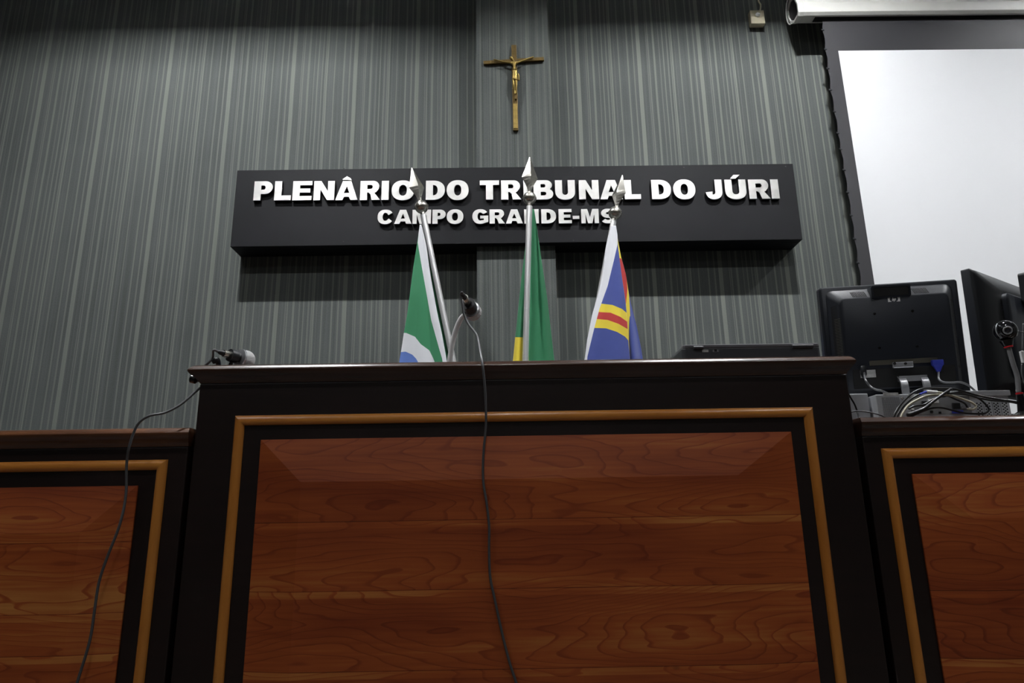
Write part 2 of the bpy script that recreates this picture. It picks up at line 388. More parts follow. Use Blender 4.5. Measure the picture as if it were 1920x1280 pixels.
def arc(cx, cy, rx, ry, a0, a1, n=14):
    return [(cx+rx*math.cos(math.radians(a0+(a1-a0)*i/n)), cy+ry*math.sin(math.radians(a0+(a1-a0)*i/n))) for i in range(n+1)]
def sup(cx, cy, rx, ry, a0, a1, n=20, e=2.25):
    out = []
    for i in range(n+1):
        a = math.radians(a0+(a1-a0)*i/n); c, s = math.cos(a), math.sin(a)
        out.append((cx+rx*math.copysign(abs(c)**(2/e), c), cy+ry*math.copysign(abs(s)**(2/e), s)))
    return out
def glyph(ch, w):
    s = .335; h = .235
    if ch == 'I': return [[(0, 0), (w, 0), (w, 1), (0, 1)]]
    if ch == '-': return [[(0, .30), (w, .30), (w, .52), (0, .52)]]
    if ch == 'L': return [[(0, 0), (w, 0), (w, .25), (s, .25), (s, 1), (0, 1)]]
    if ch == 'E': return [[(0, 0), (w, 0), (w, .22), (s, .22), (s, .40), (w-.08, .40), (w-.08, .61), (s, .61), (s, .785), (w, .785), (w, 1), (0, 1)]]
    if ch == 'T': return [[(w/2-s/2, 0), (w/2+s/2, 0), (w/2+s/2, .76), (w, .76), (w, 1), (0, 1), (0, .76), (w/2-s/2, .76)]]
    if ch == 'N': return [[(0, 0), (s-.02, 0), (s-.02, .56), (w-s, 0), (w, 0), (w, 1), (w-s+.02, 1), (w-s+.02, .46), (s, 1), (0, 1)]]
    if ch == 'M':
        q = s-.06; return [[(0, 0), (q, 0), (q, .66), (w/2-.14, 0), (w/2+.14, 0), (w-q, .66), (w-q, 0), (w, 0), (w, 1), (w-q-.12, 1), (w/2, .42), (q+.12, 1), (0, 1)]]
    if ch in 'AÂ':
        t = .34; o = [(0, 0), (t, 0), (t+.07, .17), (w-t-.07, .17), (w-t, 0), (w, 0), (w/2+.20, 1), (w/2-.20, 1)]
        g = [o, [(w/2-.135, .37), (w/2, .72), (w/2+.135, .37)]]
        if ch == 'Â': g.append([(w/2-.20, 1.06), (w/2-.22, 1.10), (w/2-.02, 1.25), (w/2+.16, 1.14), (w/2+.22, 1.03), (w/2+.02, 1.06)])
        return g
    if ch in 'PRB':
        if ch == 'P':
            o = [(0, 0), (s, 0), (s, .33)] + arc(w-.36, .665, .36, .335, -90, 90) + [(0, 1)]
            return [o, [(s, .55)] + arc(w-.43, .665, .09, .115, -90, 90, 8) + [(s, .78)]]
        if ch == 'R':
            o = [(0, 0), (s, 0), (s, .39), (s+.06, .39), (s+.16, .30), (w-.40, 0), (w, 0), (w-.22, .30), (w-.27, .37), (w-.19, .41)] + arc(w-.34, .70, .29, .30, -45, 90) + [(0, 1)]
            return [o, [(s, .58)] + arc(w-.45, .685, .09, .105, -90, 90, 8) + [(s, .79)]]
        o = [(0, 0)] + arc(w-.32, .285, .32, .285, -90, 62) + arc(w-.34, .745, .29, .255, -50, 90) + [(0, 1)]
        return [o, [(s, .205)] + arc(w-.42, .30, .09, .095, -90, 90, 8) + [(s, .395)], [(s, .62)] + arc(w-.43, .71, .07, .09, -90, 90, 8) + [(s, .80)]]
    if ch == 'D':
        o = [(0, 0)] + sup(w-.56, .5, .56, .5, -90, 90) + [(0, 1)]
        return [o, [(s, .23)] + sup(w-.56, .5, .22, .27, -90, 90, 12) + [(s, .77)]]
    if ch == 'O':
        return [sup(w/2, .5, w/2, .52, 0, 360, 40)[:-1], sup(w/2, .5, w/2-.345, .52-.235, 0, 360, 28)[:-1]]
    if ch in 'CG':
        rx, ry = w/2, .52; ix, iy = rx-.33, ry-.235
        if ch == 'C':
            return [sup(w/2, .5, rx, ry, 30, 326, 34) + [(w-.29, .37)] + sup(w/2, .5, ix, iy, 318, 42, 24) + [(w-.32, .62)]]
        return [sup(w/2, .5, rx, ry, 33, 300, 30) + [(w-.02, .10), (w, .14), (w, .56), (w/2+.0, .56), (w/2+.0, .36), (w-.28, .36), (w-.28, .25)] + sup(w/2, .5, ix, iy, 292, 46, 24) + [(w-.30, .68)]]
    if ch in 'UÚ':
        r = [(0, 1), (0, .40)] + sup(w/2, .40, w/2, .42, 180, 360, 20) + [(w, 1), (w-s, 1), (w-s, .40)] + sup(w/2, .40, w/2-s, .17, 360, 180, 14) + [(s, 1)]
        g = [r]
        if ch == 'Ú': g.append([(w/2-.22, 1.05), (w/2+.04, 1.05), (w/2+.26, 1.25), (w/2-.04, 1.25)])
        return g
    if ch == 'J':
        return [[(w, 1), (w-s, 1), (w-s, .40)] + sup(w-s-.12, .38, .12, .16, 0, -100, 8) + [(.33, .38), (0, .34)] + sup(w/2-.02, .36, w/2-.04, .38, 190, 270, 10) + sup(w/2-.02, .40, w/2+.02, .42, 270, 360, 12)]
    if ch == 'S':
        t = .235/2; rx = w/2-.14; ry = .197
        cl = arc(w/2, .5+ry, rx-.02, ry, 22, 270, 18) + arc(w/2, .5-ry, rx, ry, 90, -158, 18)[1:]
        L, Rr = [], []
        for i, (x, y) in enumerate(cl):
            a = Vector(cl[min(i+1, len(cl)-1)])-Vector(cl[max(i-1, 0)]); a.normalize(); n = Vector((-a.y, a.x))
            tt = t*(1.0+.3*abs(a.y))
            L.append((x+n.x*tt, y+n.y*tt)); Rr.append((x-n.x*tt, y-n.y*tt))
        return [L+list(reversed(Rr))]
def solid_text(name, contours, H, parent, loc, ex):
    cu = bpy.data.curves.new(name, 'CURVE'); cu.dimensions = '2D'; cu.fill_mode = 'BOTH'; cu.extrude = ex; cu.bevel_depth = .0006; cu.bevel_resolution = 0
    for c in contours:
        sp = cu.splines.new('POLY'); sp.points.add(len(c)-1); sp.use_cyclic_u = True
        for i, (x, y) in enumerate(c): sp.points[i].co = (x*H, y*H, 0, 1)
    tmp = bpy.data.objects.new('tmp', cu); COL.objects.link(tmp)
    dg = bpy.context.evaluated_depsgraph_get(); dg.update()
    me = bpy.data.meshes.new_from_object(tmp.evaluated_get(dg)); bpy.data.objects.remove(tmp)
    me.name = name; me.materials.clear(); me.materials.append(letter_metal); me.materials.append(letter_side)
    for p in me.polygons: p.material_index = 0 if p.normal.z > .5 else 1; p.use_smooth = False
    me.transform(Matrix.Rotation(PI/2, 4, 'X'))
    o = bpy.data.objects.new(name, me); COL.objects.link(o); o.parent = parent; o.location = loc
    return o
def letter(ch, px0, px1, pyt, pyb):
    a = at(px0, (pyt+pyb)/2, SY-.02); b = at(px1, (pyt+pyb)/2, SY-.02); mid = (px0+px1)/2
    zt = at(mid, pyt, SY-.02).z; zb = at(mid, pyb, SY-.02).z
    H = zt-zb; W = b.x-a.x; g = glyph(ch, W/H)
    acc = g.pop() if ch in 'ÂÚ' else None
    o = solid_text('letter', g, H, sign, Vector((a.x, SY-.0108, zb))-so, .009)
    if acc: solid_text('accent', [acc], H, o, (0, 0, 0), .009)
row1 = [('P', 476.3, 511), ('L', 515, 546), ('E', 549, 584.8), ('N', 588.6, 627), ('Â', 629.4, 670.8), ('R', 675.5, 712.8), ('I', 715.5, 728.9), ('O', 734.4, 776.4),
        ('D', 798.6, 834), ('O', 837.7, 878.5), ('T', 899.8, 935.7), ('R', 939.7, 977), ('I', 981.5, 995), ('B', 1000.5, 1037), ('U', 1041, 1078), ('N', 1085.4, 1122.5),
        ('A', 1125, 1167), ('L', 1170.6, 1201), ('D', 1221.6, 1258), ('O', 1262.5, 1303.6), ('J', 1322.5, 1354), ('Ú', 1359.6, 1399), ('R', 1404, 1443), ('I', 1445.6, 1460)]
row2 = [('C', 708, 737.3), ('A', 739.4, 771.5), ('M', 773.5, 808), ('P', 810.8, 835.6), ('O', 837.7, 868.6), ('G', 885.8, 915.3), ('R', 918, 946.5), ('A', 948.5, 980),
        ('N', 983, 1010), ('D', 1015, 1042.5), ('E', 1047.5, 1071.7), ('-', 1073.8, 1086), ('M', 1089.8, 1122.5), ('S', 1127, 1152.5)]
for ch, a, b in row1:
    t = (a-476)/(1460-476); letter(ch, a, b, 339.8-3.6*t, 375.4-3.2*t)
for ch, a, b in row2:
    t = (a-708)/(1152-708); letter(ch, a, b, 393.4-2.0*t, 419.6-1.4*t)

# ------------------------------------------------------------------ crucifix
cxp = at(967, 243.6, CY-.02); ctop = at(963.5, 83.5, CY-.02)
cr = thing('crucifix', 'brass crucifix with a bronze figure hanging on the column above the black sign', 'crucifix', (cxp.x, CY, cxp.z))
co = Vector(cr.location)
H = ctop.z-cxp.z; hw = .0165
al = at(906.5, 116.5, CY-.02)-co; ar = at(1020, 109, CY-.02)-co
bm = bmesh.new()
def bar(bm, a, b, hwid, y0, y1):
    a = Vector(a); b = Vector(b); d = (b-a).normalized(); n = Vector((-d.z, 0, d.x))*hwid
    loops = []
    for p in (a, b):
        loops.append([(p+n)+Vector((0, y0, 0)), (p-n)+Vector((0, y0, 0)), (p-n)+Vector((0, y1, 0)), (p+n)+Vector((0, y1, 0))])
    rings(bm, loops)
ax = lambda t: Vector(((ctop.x-cxp.x)*t, 0, H*t))
bar(bm, ax(0), ax(1), hw, -.018, -.001)
bar(bm, (al.x, 0, al.z), (ar.x, 0, ar.z), .0125, -.0175, -.0012)
link('cross', bm, brass_dark, cr, bevel=.002)
bm = bmesh.new(); bar(bm, ax(.0)+Vector((0, 0, .012)), ax(.30), hw-.004, -.0215, -.0182)
link('inscribed_plate', bm, brass, cr, bevel=.001)
def cp(px, py, dy=-.03): 
    p = at(px, py, CY-.02)-co; return Vector((p.x, dy, p.z))
Z1 = lambda x, y: (880+x/6.4, 60+y/6.4)
sk = bpy.data.meshes.new('figure')
J = [(cp(*Z1(545, 560)), .014, .012), (cp(*Z1(543, 500)), .012, .010), (cp(*Z1(540, 440), -.036), .013, .010), (cp(*Z1(538, 395), -.036), .015, .010), (cp(*Z1(528, 365), -.036), .007, .007),
     (cp(*Z1(505, 345), -.042), .011, .012), (cp(*Z1(490, 322), -.046), .009, .009),
     (cp(*Z1(505, 388), -.034), .0075, .0075), (cp(*Z1(420, 375), -.032), .006, .006), (cp(*Z1(345, 352), -.028), .005, .005), (cp(*Z1(290, 335), -.026), .005, .004),
     (cp(*Z1(575, 385), -.034), .0075, .0075), (cp(*Z1(650, 355), -.032), .006, .006), (cp(*Z1(715, 325), -.028), .005, .005), (cp(*Z1(775, 303), -.026), .005, .004),
     (cp(*Z1(527, 600), -.036), .008, .009), (cp(*Z1(532, 660), -.044), .0065, .007), (cp(*Z1(546, 735), -.032), .005, .0055), (cp(*Z1(550, 765), -.036), .005, .006),
     (cp(*Z1(562, 600), -.036), .008, .009), (cp(*Z1(566, 660), -.044), .0065, .007), (cp(*Z1(558, 735), -.034), .005, .0055), (cp(*Z1(558, 770), -.040), .005, .006)]
Eg = [(0, 1), (1, 2), (2, 3), (3, 4), (4, 5), (5, 6), (3, 7), (7, 8), (8, 9), (9, 10), (3, 11), (11, 12), (12, 13), (13, 14), (0, 15), (15, 16), (16, 17), (17, 18), (0, 19), (19, 20), (20, 21), (21, 22)]
sk.from_pydata([j[0] for j in J], Eg, [])
fig = bpy.data.objects.new('figure', sk); COL.objects.link(fig); fig.parent = cr
md = fig.modifiers.new('skin', 'SKIN'); md.use_smooth_shade = True
for i, j in enumerate(J): sk.skin_vertices[0].data[i].radius = (j[1], j[2])
sk.skin_vertices[0].data[0].use_root = True
sb = fig.modifiers.new('sub', 'SUBSURF'); sb.levels = 1; sb.render_levels = 2
dg = bpy.context.evaluated_depsgraph_get(); dg.update()
me = bpy.data.meshes.new_from_object(fig.evaluated_get(dg)); fig.modifiers.clear(); fig.data = me; me.name = 'figure'
me.materials.clear(); me.materials.append(brass)
# loincloth
bm = bmesh.new(); n = 28; lp = []
a = cp(*Z1(545, 475), -.034); b2 = cp(*Z1(547, 600), -.036)
for k in range(9):
    t = k/8; c = a.lerp(b2, t); rr = .016+.003*t
    lp.append([c+Vector(((rr+.0012*math.sin(9*2*PI*i/n+t*5))*math.cos(2*PI*i/n)*1.0, (.012+.0012*math.sin(9*2*PI*i/n+t*5))*math.sin(2*PI*i/n), .004*math.cos(2*PI*i/n)*(1 if k in (0,) else -1.2))) for i in range(n)])
rings(bm, lp)
tube(bm, [cp(*Z1(575, 520), -.040), cp(*Z1(592, 545), -.040), cp(*Z1(596, 600), -.036)], .0045, 8)
link('loincloth', bm, brass, fig, smooth=True)
bm = bmesh.new(); p = cp(*Z1(557, 800), 0); box(bm, p.x-.006, p.x+.006, -.036, -.019, p.z-.012, p.z+.010)
link('foot_rest', bm, brass_dark, cr, bevel=.002)

# ------------------------------------------------------------------ wall box with its lead
WB = xz(1407.5, 33, WY-.045), xz(1434, 33, WY-.045); zt = xz(1420, 19, WY-.045)[1]; zb = xz(1420, 44, WY-.045)[1]
t = thing('junction_box', 'small cream box with plugged-in cable high on the wall beside the screen case', 'junction box', ((WB[0][0]+WB[1][0])/2, WY-.001, zb))
o0 = Vector(t.location); bm = bmesh.new(); box(bm, WB[0][0], WB[1][0], WY-.045, WY-.002, zb, zt); shift(bm, o0); link('body', bm, creampl, t, bevel=.003)
pp = at(1421, 27, WY-.05)
bm = bmesh.new(); lathe(bm, Vector((pp.x, WY-.046, pp.z))-o0, (0, -1, 0), [(0, .016), (.006, .016), (.010, .011), (.018, .009), (.02, .004)], 16); link('plug', bm, whitepl, t, smooth=True, autosmooth=40)
bm = bmesh.new(); P = [(pp.x, WY-.066, pp.z), at(1425, 20, WY-.06), at(1426, 9, WY-.03), at(1422, 0, WY-.012), at(1421, -30, WY-.01), (pp.x, WY-.01, CZ-.005)]
tube(bm, [Vector(p)-o0 for p in P], .0055); link('lead', bm, creampl, t, smooth=True)

# ------------------------------------------------------------------ projection screen
PY = 3.84
pw0 = at(1573, 97, PY); pwb = at(1638, 530, PY); wx0 = (pw0.x+pwb.x)/2; wzt = (pw0.z+at(1920, 90, PY).z)/2
bx0 = at(1534, 45, PY).x*.5+at(1597, 440, PY).x*.5; bz1 = at(1534, 42, PY).z
wzb = at(1830, 760, PY).z - .05; W_ = 2.55; wx1 = wx0+W_
scr = thing('projection_screen', 'white projection screen with black border hanging from a case beside the sign', 'projection screen', (wx0, PY, wzb))
s0 = Vector(scr.location)
bm = bmesh.new(); box(bm, wx0, wx1, PY-.0008, PY+.0008, wzb, wzt); shift(bm, s0); link('screen_fabric', bm, screenwhite, scr)
zb0_ = at(1504, 30, 3.812).z
# border with scalloped, tab-tensioned edge
bm = bmesh.new(); zs = []; N = 200; top = zb0_-.0045; bot = wzb-.06
tabs = [at(1544+(y-56)*.17, y, PY).z for y in (56, 92, 128, 168, 209, 249, 279, 318, 360, 403, 447, 492, 538, 585)]
def edge(z):
    # bow of the tensioned edge: nearest tabs pull it outwards
    u = (z-bot)/(top-bot); bow = .030*4*u*(1-u)
    d = min(abs(z-t) for t in tabs); return bx0 - .012 + bow*1.0 + .008*min(1, d/.06) + (.028*max(0, (u-.8)/.2))
L = []
for i in range(N+1):
    z = bot+(top-bot)*i/N; L.append((edge(z), z))
def plate(bm, pts, y0, y1):
    rings(bm, [[(x, y0, z) for x, z in pts], [(x, y1, z) for x, z in pts]])
# left strip, top strip, bottom strip, right strip
for i in range(N):
    (xa, za), (xb, zb_) = L[i], L[i+1]
    v = [bm.verts.new((x, PY+s, z)) for s in (-.0006, .0006) for x, z in ((xa, za), (wx0+.0, za), (wx0+.0, zb_), (xb, zb_))]
    bm.faces.new((v[0], v[1], v[2], v[3])); bm.faces.new((v[7], v[6], v[5], v[4])); bm.faces.new((v[0], v[3], v[7], v[4]))
bmesh.ops.remove_doubles(bm, verts=bm.verts, dist=1e-6)
box(bm, wx0, wx1, PY-.0006, PY+.0006, wzt, top); box(bm, wx0, wx1, PY-.0006, PY+.0006, bot, wzb); box(bm, wx1, wx1+.06, PY-.0006, PY+.0006, bot, top)
shift(bm, s0); link('border', bm, screenblack, scr)
for z in tabs:
    bm = bmesh.new(); e = edge(z); box(bm, e-.008, e+.012, PY-.004, PY-.0007, z-.006, z+.005); shift(bm, s0); link('tension_tab', bm, blackplastic, scr, bevel=.001)
bm = bmesh.new(); lathe(bm, Vector((bx0-.02, PY, bot))-s0, (1, 0, 0), [(0, .014), (W_+.14, .014)], 14); link('weight_bar', bm, blackplastic, scr, smooth=True, autosmooth=40)
# case
ez = at(1504, 30, 3.812); cxl = at(1489, 30, 3.86).x
zb0 = ez.z; prof = [(3.796, zb0+.020), (3.812, zb0), (3.875, zb0), (3.925, zb0+.035), (3.955, zb0+.09), (3.955, zb0+.16), (3.90, zb0+.20), (3.84, zb0+.19), (3.796, zb0+.085)]
bm = bmesh.new(); rings(bm, [[(x, y, z) for y, z in prof] for x in (cxl+.035, wx1+.16)]); shift(bm, s0)
link('case', bm, [casewhite], scr, bevel=.003)
bm = bmesh.new(); box(bm, bx0-.03, wx1+.1, 3.822, 3.866, zb0-.004, zb0-.0005); shift(bm, s0); link('bottom_slot', bm, vent, scr)
bm = bmesh.new()
cy_, cz_ = 3.872, zb0+.10
rings(bm, [[(x, cy_+(y-cy_)*k, cz_+(z-cz_)*k) for y, z in prof] for x, k in ((cxl+.0345, 1.03), (cxl+.012, 1.04), (cxl, 1.0), (cxl, .82), (cxl+.02, .80))]); shift(bm, s0)
link('end_cap', bm, casewhite, scr, bevel=.002)
bm = bmesh.new(); rings(bm, [[(x, cy_+(y-cy_)*.78, cz_+(z-cz_)*.78) for y, z in prof] for x in (cxl+.008, cxl+.0195)]); shift(bm, s0); link('end_recess', bm, cableblack, scr)
bm = bmesh.new(); tube(bm, [Vector((cxl-.012, cy_+math.cos(a)*.070, cz_+math.sin(a)*.10))-s0 for a in [math.radians(d) for d in range(-80, 95, 15)]], .004)
link('pull_cord', bm, casewhite, scr, smooth=True)
bm = bmesh.new(); tube(bm, [Vector(p)-s0 for p in (at(1470, -12, 3.97), at(1473, 4, 3.97), at(1476, -2, 3.97), at(1478, 6, 3.97), at(1482, -10, 3.93), at(1490, -14, 3.90))], .004)
link('motor_wires', bm, cablegrey, scr, smooth=True)

# ------------------------------------------------------------------ flags on poles in a three-way stand
FY = 3.5
stx = at(975, 1100, FY).x
stand = thing('flag_stand', 'three-socket chrome flag stand behind the middle bench', 'flag stand', (stx, FY, PLAT))
bm = bmesh.new(); lathe(bm, (0, 0, 0), (0, 0, 1), [(0, .20), (.012, .20), (.03, .17), (.04, .06), (.16, .035), (.20, .05), (.215, .05)], 32); link('base', bm, chrome, stand, smooth=True, autosmooth=40)
fold = {}
def dyed(name, base, layers):
    """printed cloth: each layer (attribute, colour) covers the ones before where its distance is positive"""
    m, nt, b = nodes(name); cur = None
    for att, col in layers:
        n = nt.nodes.new('ShaderNodeAttribute'); n.attribute_name = att
        mx = nt.nodes.new('ShaderNodeMix'); mx.data_type = 'RGBA'
        nt.links.new(math_node(nt, 'GREATER_THAN', n.outputs['Fac'], 0.0), mx.inputs['Factor'])
        if cur is None: mx.inputs['A'].default_value = (*base, 1)
        else: nt.links.new(cur, mx.inputs['A'])
        mx.inputs['B'].default_value = (*col, 1); cur = mx.outputs['Result']
    if cur is None: b.inputs['Base Color'].default_value = (*base, 1)
    else: nt.links.new(cur, b.inputs['Base Color'])
    b.inputs['Roughness'].default_value = .8; b.inputs['Sheen Weight'].default_value = .3
    tc = nt.nodes.new('ShaderNodeTexCoord'); nz = nt.nodes.new('ShaderNodeTexNoise'); nz.inputs['Scale'].default_value = 500
    nt.links.new(tc.outputs['Object'], nz.inputs['Vector'])
    bp = nt.nodes.new('ShaderNodeBump'); bp.inputs['Strength'].default_value = .04; bp.inputs['Distance'].default_value = .01
    nt.links.new(nz.outputs['Fac'], bp.inputs['Height']); nt.links.new(bp.outputs['Normal'], b.inputs['Normal'])
    return m
C_G, C_DG, C_W, C_B, C_LB, C_Y, C_R = (.028, .235, .098), (.018, .185, .073), (.74, .75, .79), (.040, .065, .29), (.10, .19, .55), (.80, .62, .035), (.50, .025, .022)  # C_DG is C_G darkened, shade put into the cloth behind the poles
def grid_cloth(root, rows, fdepth, layers, base, nx, ny, o):
    """rows: (py, [hoist, fly]); cloth is laid out on its own folded surface"""
    bm = bmesh.new(); V = []; vals = []
    def samp(tbl, y):
        for (y0, a), (y1, b) in zip(tbl, tbl[1:]):
            if y <= y1:
                t = (y-y0)/(y1-y0); return [p+(q-p)*t for p, q in zip(a, b)]
        return tbl[-1][1]
    ya, yb = rows[0][0], rows[-1][0]
    for j in range(ny+1):
        y = ya+(yb-ya)*j/ny; a, b = samp(rows, y); r = []
        for i in range(nx+1):
            x = a+(b-a)*i/nx
            p = at(x, y, FY + fdepth(i/nx, (y-ya)/(yb-ya))); r.append(bm.verts.new(p-o)); vals.append([f(x, y) for f, c in layers])
        V.append(r)
    for j in range(ny):
        for i in range(nx): bm.faces.new((V[j][i], V[j][i+1], V[j+1][i+1], V[j+1][i]))
    ob = link('flag_cloth', bm, dyed('printed flag polyester', base, [('dye%d' % k, c) for k, (f, c) in enumerate(layers)]), root, smooth=True)
    for k in range(len(layers)):
        at_ = ob.data.attributes.new('dye%d' % k, 'FLOAT', 'POINT'); at_.data.foreach_set('value', [v[k] for v in vals])
    sd = ob.modifiers.new('thickness', 'SOLIDIFY'); sd.thickness = .0012
    return ob
def interp(tbl, x):
    if x <= tbl[0][0]: return tbl[0][1]
    for (x0, a), (x1, b) in zip(tbl, tbl[1:]):
        if x <= x1: return a+(b-a)*(x-x0)/(x1-x0)
    (x0, a), (x1, b) = tbl[-2:]; return b+(b-a)*(x-x1)/(x1-x0)
def pole(label, tip, ball, low, ratio, spin, wide=.047):
    T = at(*tip, FY); B = at(*ball, FY); Lw = at(*low, FY)
    d = (Lw-B).normalized()
    zb = PLAT+.24; k = (zb-B.z)/d.z; foot = B+d*k
    foot.x = stx+(foot.x-stx)*.6 if abs(foot.x-stx) > .06 else foot.x
    root = thing('flag_on_pole', label, 'flag', foot); o = Vector(foot); u = (B-foot).normalized(); Lp = (B-foot).length
    bm = bmesh.new(); lathe(bm, (0, 0, 0), u, [(0, .0165), (Lp-.05, .0165)], 20); 
    link('pole', bm, alu, root, smooth=True, autosmooth=40)
    bm = bmesh.new(); lathe(bm, u*(Lp-.09), u, [(0, .0135), (.002, .0145), (.034, .0145), (.036, .0125), (.060, .0125), (.064, .02)], 20); link('ferrule', bm, nickel, root, smooth=True, autosmooth=35)
    bm = bmesh.new(); rb = .037
    lathe(bm, u*Lp, u, [(-.036, .010)]+[(rb*math.sin(math.radians(a)), rb*math.cos(math.radians(a))) for a in range(-72, -5, 9)]+[(-.004, rb*1.02), (-.004, rb*1.07), (.003, rb*1.07), (.003, rb*.99)]+[(rb*math.sin(math.radians(a)), rb*math.cos(math.radians(a))) for a in range(9, 70, 9)]+[(.037, .013)], 28)
    link('ball', bm, nickel, root, smooth=True, autosmooth=30)
    # spear head, four-faced, pinched to a neck
    ds = (T-B).normalized(); Ls = (T-B).length
    bm = bmesh.new(); x, y, dd = frame_to(ds); side_ = Vector((1, 0, 0)); side_ = (side_-dd*side_.dot(dd)).normalized(); fr_ = dd.cross(side_)
    ca, sa = math.cos(spin), math.sin(spin); s1 = side_*ca+fr_*sa; s2 = -side_*sa+fr_*ca
    lp = []
    for h, w, th in ((.036, .012, .012), (.046, .013, .012), (.060, .017, .013), (.078, .027, .016), (.096, wide*.80, .020), (.112, wide, .023), (.130, wide*.86, .022), (.165, wide*.55, .016), (.20, wide*.28, .010), (.228, wide*.08, .003)):
        h = h*Ls/.23; c = u*Lp+dd*h; lp.append([c+s1*w, c+s2*th, c-s1*w, c-s2*th])
    rings(bm, lp); link('spear_head', bm, nickel, root, bevel=.0012)
    return root, o
# --- left flag: green, white, blue
r1, o1 = pole('green, white and blue flag furled on the leftmost of the three spear-topped poles', (772, 314), (790.3, 388), (840.6, 632.5), 1, math.radians(28))
rowsL = [(421, [790, 787]), (440, [795, 784.5]), (460, [799.5, 781.5]), (500, [805, 775]), (524, [808.5, 772]), (585, [819.7, 764]), (625, [828.5, 757]), (655, [834, 752.5]), (672, [837, 749.5]), (800, [857, 735]), (940, [872, 725])]
hemL = [(421, 786), (440, 784.6), (455, 783.2), (500, 790.8), (546, 799), (600, 808.5), (652, 823), (672, 829), (800, 846), (940, 860)]
wgL = [(735, 622), (754, 623.6), (762, 624.2), (778, 631), (789, 645), (805, 656.6), (812.7, 672.6), (830, 720), (900, 760)]
bwL = [(735, 662), (749, 660), (760.5, 659), (773, 664.6), (780.6, 672.6), (790, 690), (880, 740)]
grid_cloth(r1, rowsL, lambda s, t: -.022-.01*math.sin(s*PI*2.3+t*2)*min(1, t*3)-.03*s*min(1, t*4)+(.05*max(0, .35-abs(s-.32))*t*3), [(lambda x, y: y-interp(wgL, x), C_W), (lambda x, y: y-interp(bwL, x), C_LB), (lambda x, y: x-interp(hemL, y), C_W)], C_G, 60, 260, o1)
rowsL2 = [(440, [797, 795]), (500, [811, 806]), (585, [829, 819.5]), (672, [848, 836]), (800, [876, 856]), (900, [896, 868])]  # dark green flap added to stand for the reflection beside the pole
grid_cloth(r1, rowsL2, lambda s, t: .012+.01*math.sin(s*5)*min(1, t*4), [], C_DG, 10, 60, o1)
# --- middle flag: green and yellow
r2, o2 = pole('green and yellow flag furled on the middle, tallest spear-topped pole', (993.5, 294), (993, 371.5), (985.5, 664), 1, math.radians(12))
rowsM = [(392, [998, 1001.5]), (459, [993, 1011]), (500, [991, 1017]), (558, [989, 1025.6]), (669, [986, 1038.4]), (800, [982, 1053]), (930, [978, 1066])]
grid_cloth(r2, rowsM, lambda s, t: .022+.028*math.sin(s*PI)*min(1, t*3)-.02*s*min(1, t*4)+.008*math.sin(s*9+t*3)*min(1, t*3), [(lambda x, y: min(y-643, 991.4-x), C_Y)], C_G, 50, 240, o2)
rowsM2 = [(440, [990, 987.5]), (462, [989.5, 985.2]), (523, [988.2, 977.6]), (630, [980.5, 966.4]), (670, [979, 962.6]), (800, [974, 948]), (930, [969, 936])]
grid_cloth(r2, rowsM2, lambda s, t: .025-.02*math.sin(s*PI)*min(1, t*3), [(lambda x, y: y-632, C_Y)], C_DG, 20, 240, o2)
# --- right flag: blue with yellow and red bands
r3, o3 = pole('blue flag with yellow and red bands furled on the rightmost spear-topped pole', (1167, 327.5), (1153.5, 399.5), (1123, 562), 1, math.radians(-42))
rowsR = [(423, [1146, 1155]), (441, [1141, 1157.8]), (462, [1136, 1158.8]), (518, [1129, 1166]), (548, [1122, 1170.6]), (571, [1115.5, 1173.6]), (592, [1109.7, 1175.5]), (637, [1100.8, 1178]), (668, [1097, 1181]), (800, [1086, 1190]), (930, [1078, 1198])]
hemR = [(423, 1160), (441, 1158.5), (458.5, 1157.8), (488, 1151), (535.7, 1139.4), (577, 1124.6), (616, 1114), (668, 1101.4), (800, 1092), (930, 1085)]
b1 = [(1110, 568), (1129, 569.3), (1148, 571.4), (1166, 578.8), (1174.5, 586)]
b2_ = [(1110, 583), (1124, 584.8), (1145, 586), (1163, 593.7), (1175.6, 602.6)]
b3 = [(1105, 597), (1121, 598), (1139.4, 599.6), (1160, 607), (1176.5, 616.5)]
b4 = [(1100, 613), (1115.6, 614.5), (1136.4, 615.3), (1157, 622), (1172, 630.8), (1179.5, 639.7)]
grid_cloth(r3, rowsR, lambda s, t: -.024-.03*math.sin(s*PI*.9)*min(1, t*3)+.004*math.sin(s*12+t*4)*min(1, t*4), [(lambda x, y: min(y-interp(b1, x), interp(b4, x)-y), C_Y), (lambda x, y: min(y-interp(b2_, x), interp(b3, x)-y), C_R), (lambda x, y: interp(hemR, y)-x, C_W)], C_B, 60, 300, o3)
rowsR2 = [(446, [1157, 1158]), (482, [1159, 1164.7]), (515, [1163, 1173.6]), (553.6, [1168, 1179.5]), (595, [1172, 1181.9]), (640, [1176, 1179.9]), (668, [1180, 1181.5])]
redR = [(480, 1162), (486, 1165.5), (494, 1169), (518, 1174.5), (541.7, 1176.5), (571, 1173.6), (590, 1172)]
grid_cloth(r3, rowsR2, lambda s, t: -.006+.012*s, [(lambda x, y: min(y-484, 580-y, interp(redR, y)-x), C_R)], C_Y, 30, 200, o3)
rowsR3 = [(545, [1176, 1178.5]), (568, [1176, 1182.5]), (613, [1176, 1194]), (651.6, [1177, 1201.8]), (668, [1178, 1204.4]), (800, [1180, 1222]), (900, [1182, 1234])]
grid_cloth(r3, rowsR3, lambda s, t: .018-.03*math.sin(s*PI*1.5)*min(1, t*3), [], C_B, 20, 120, o3)

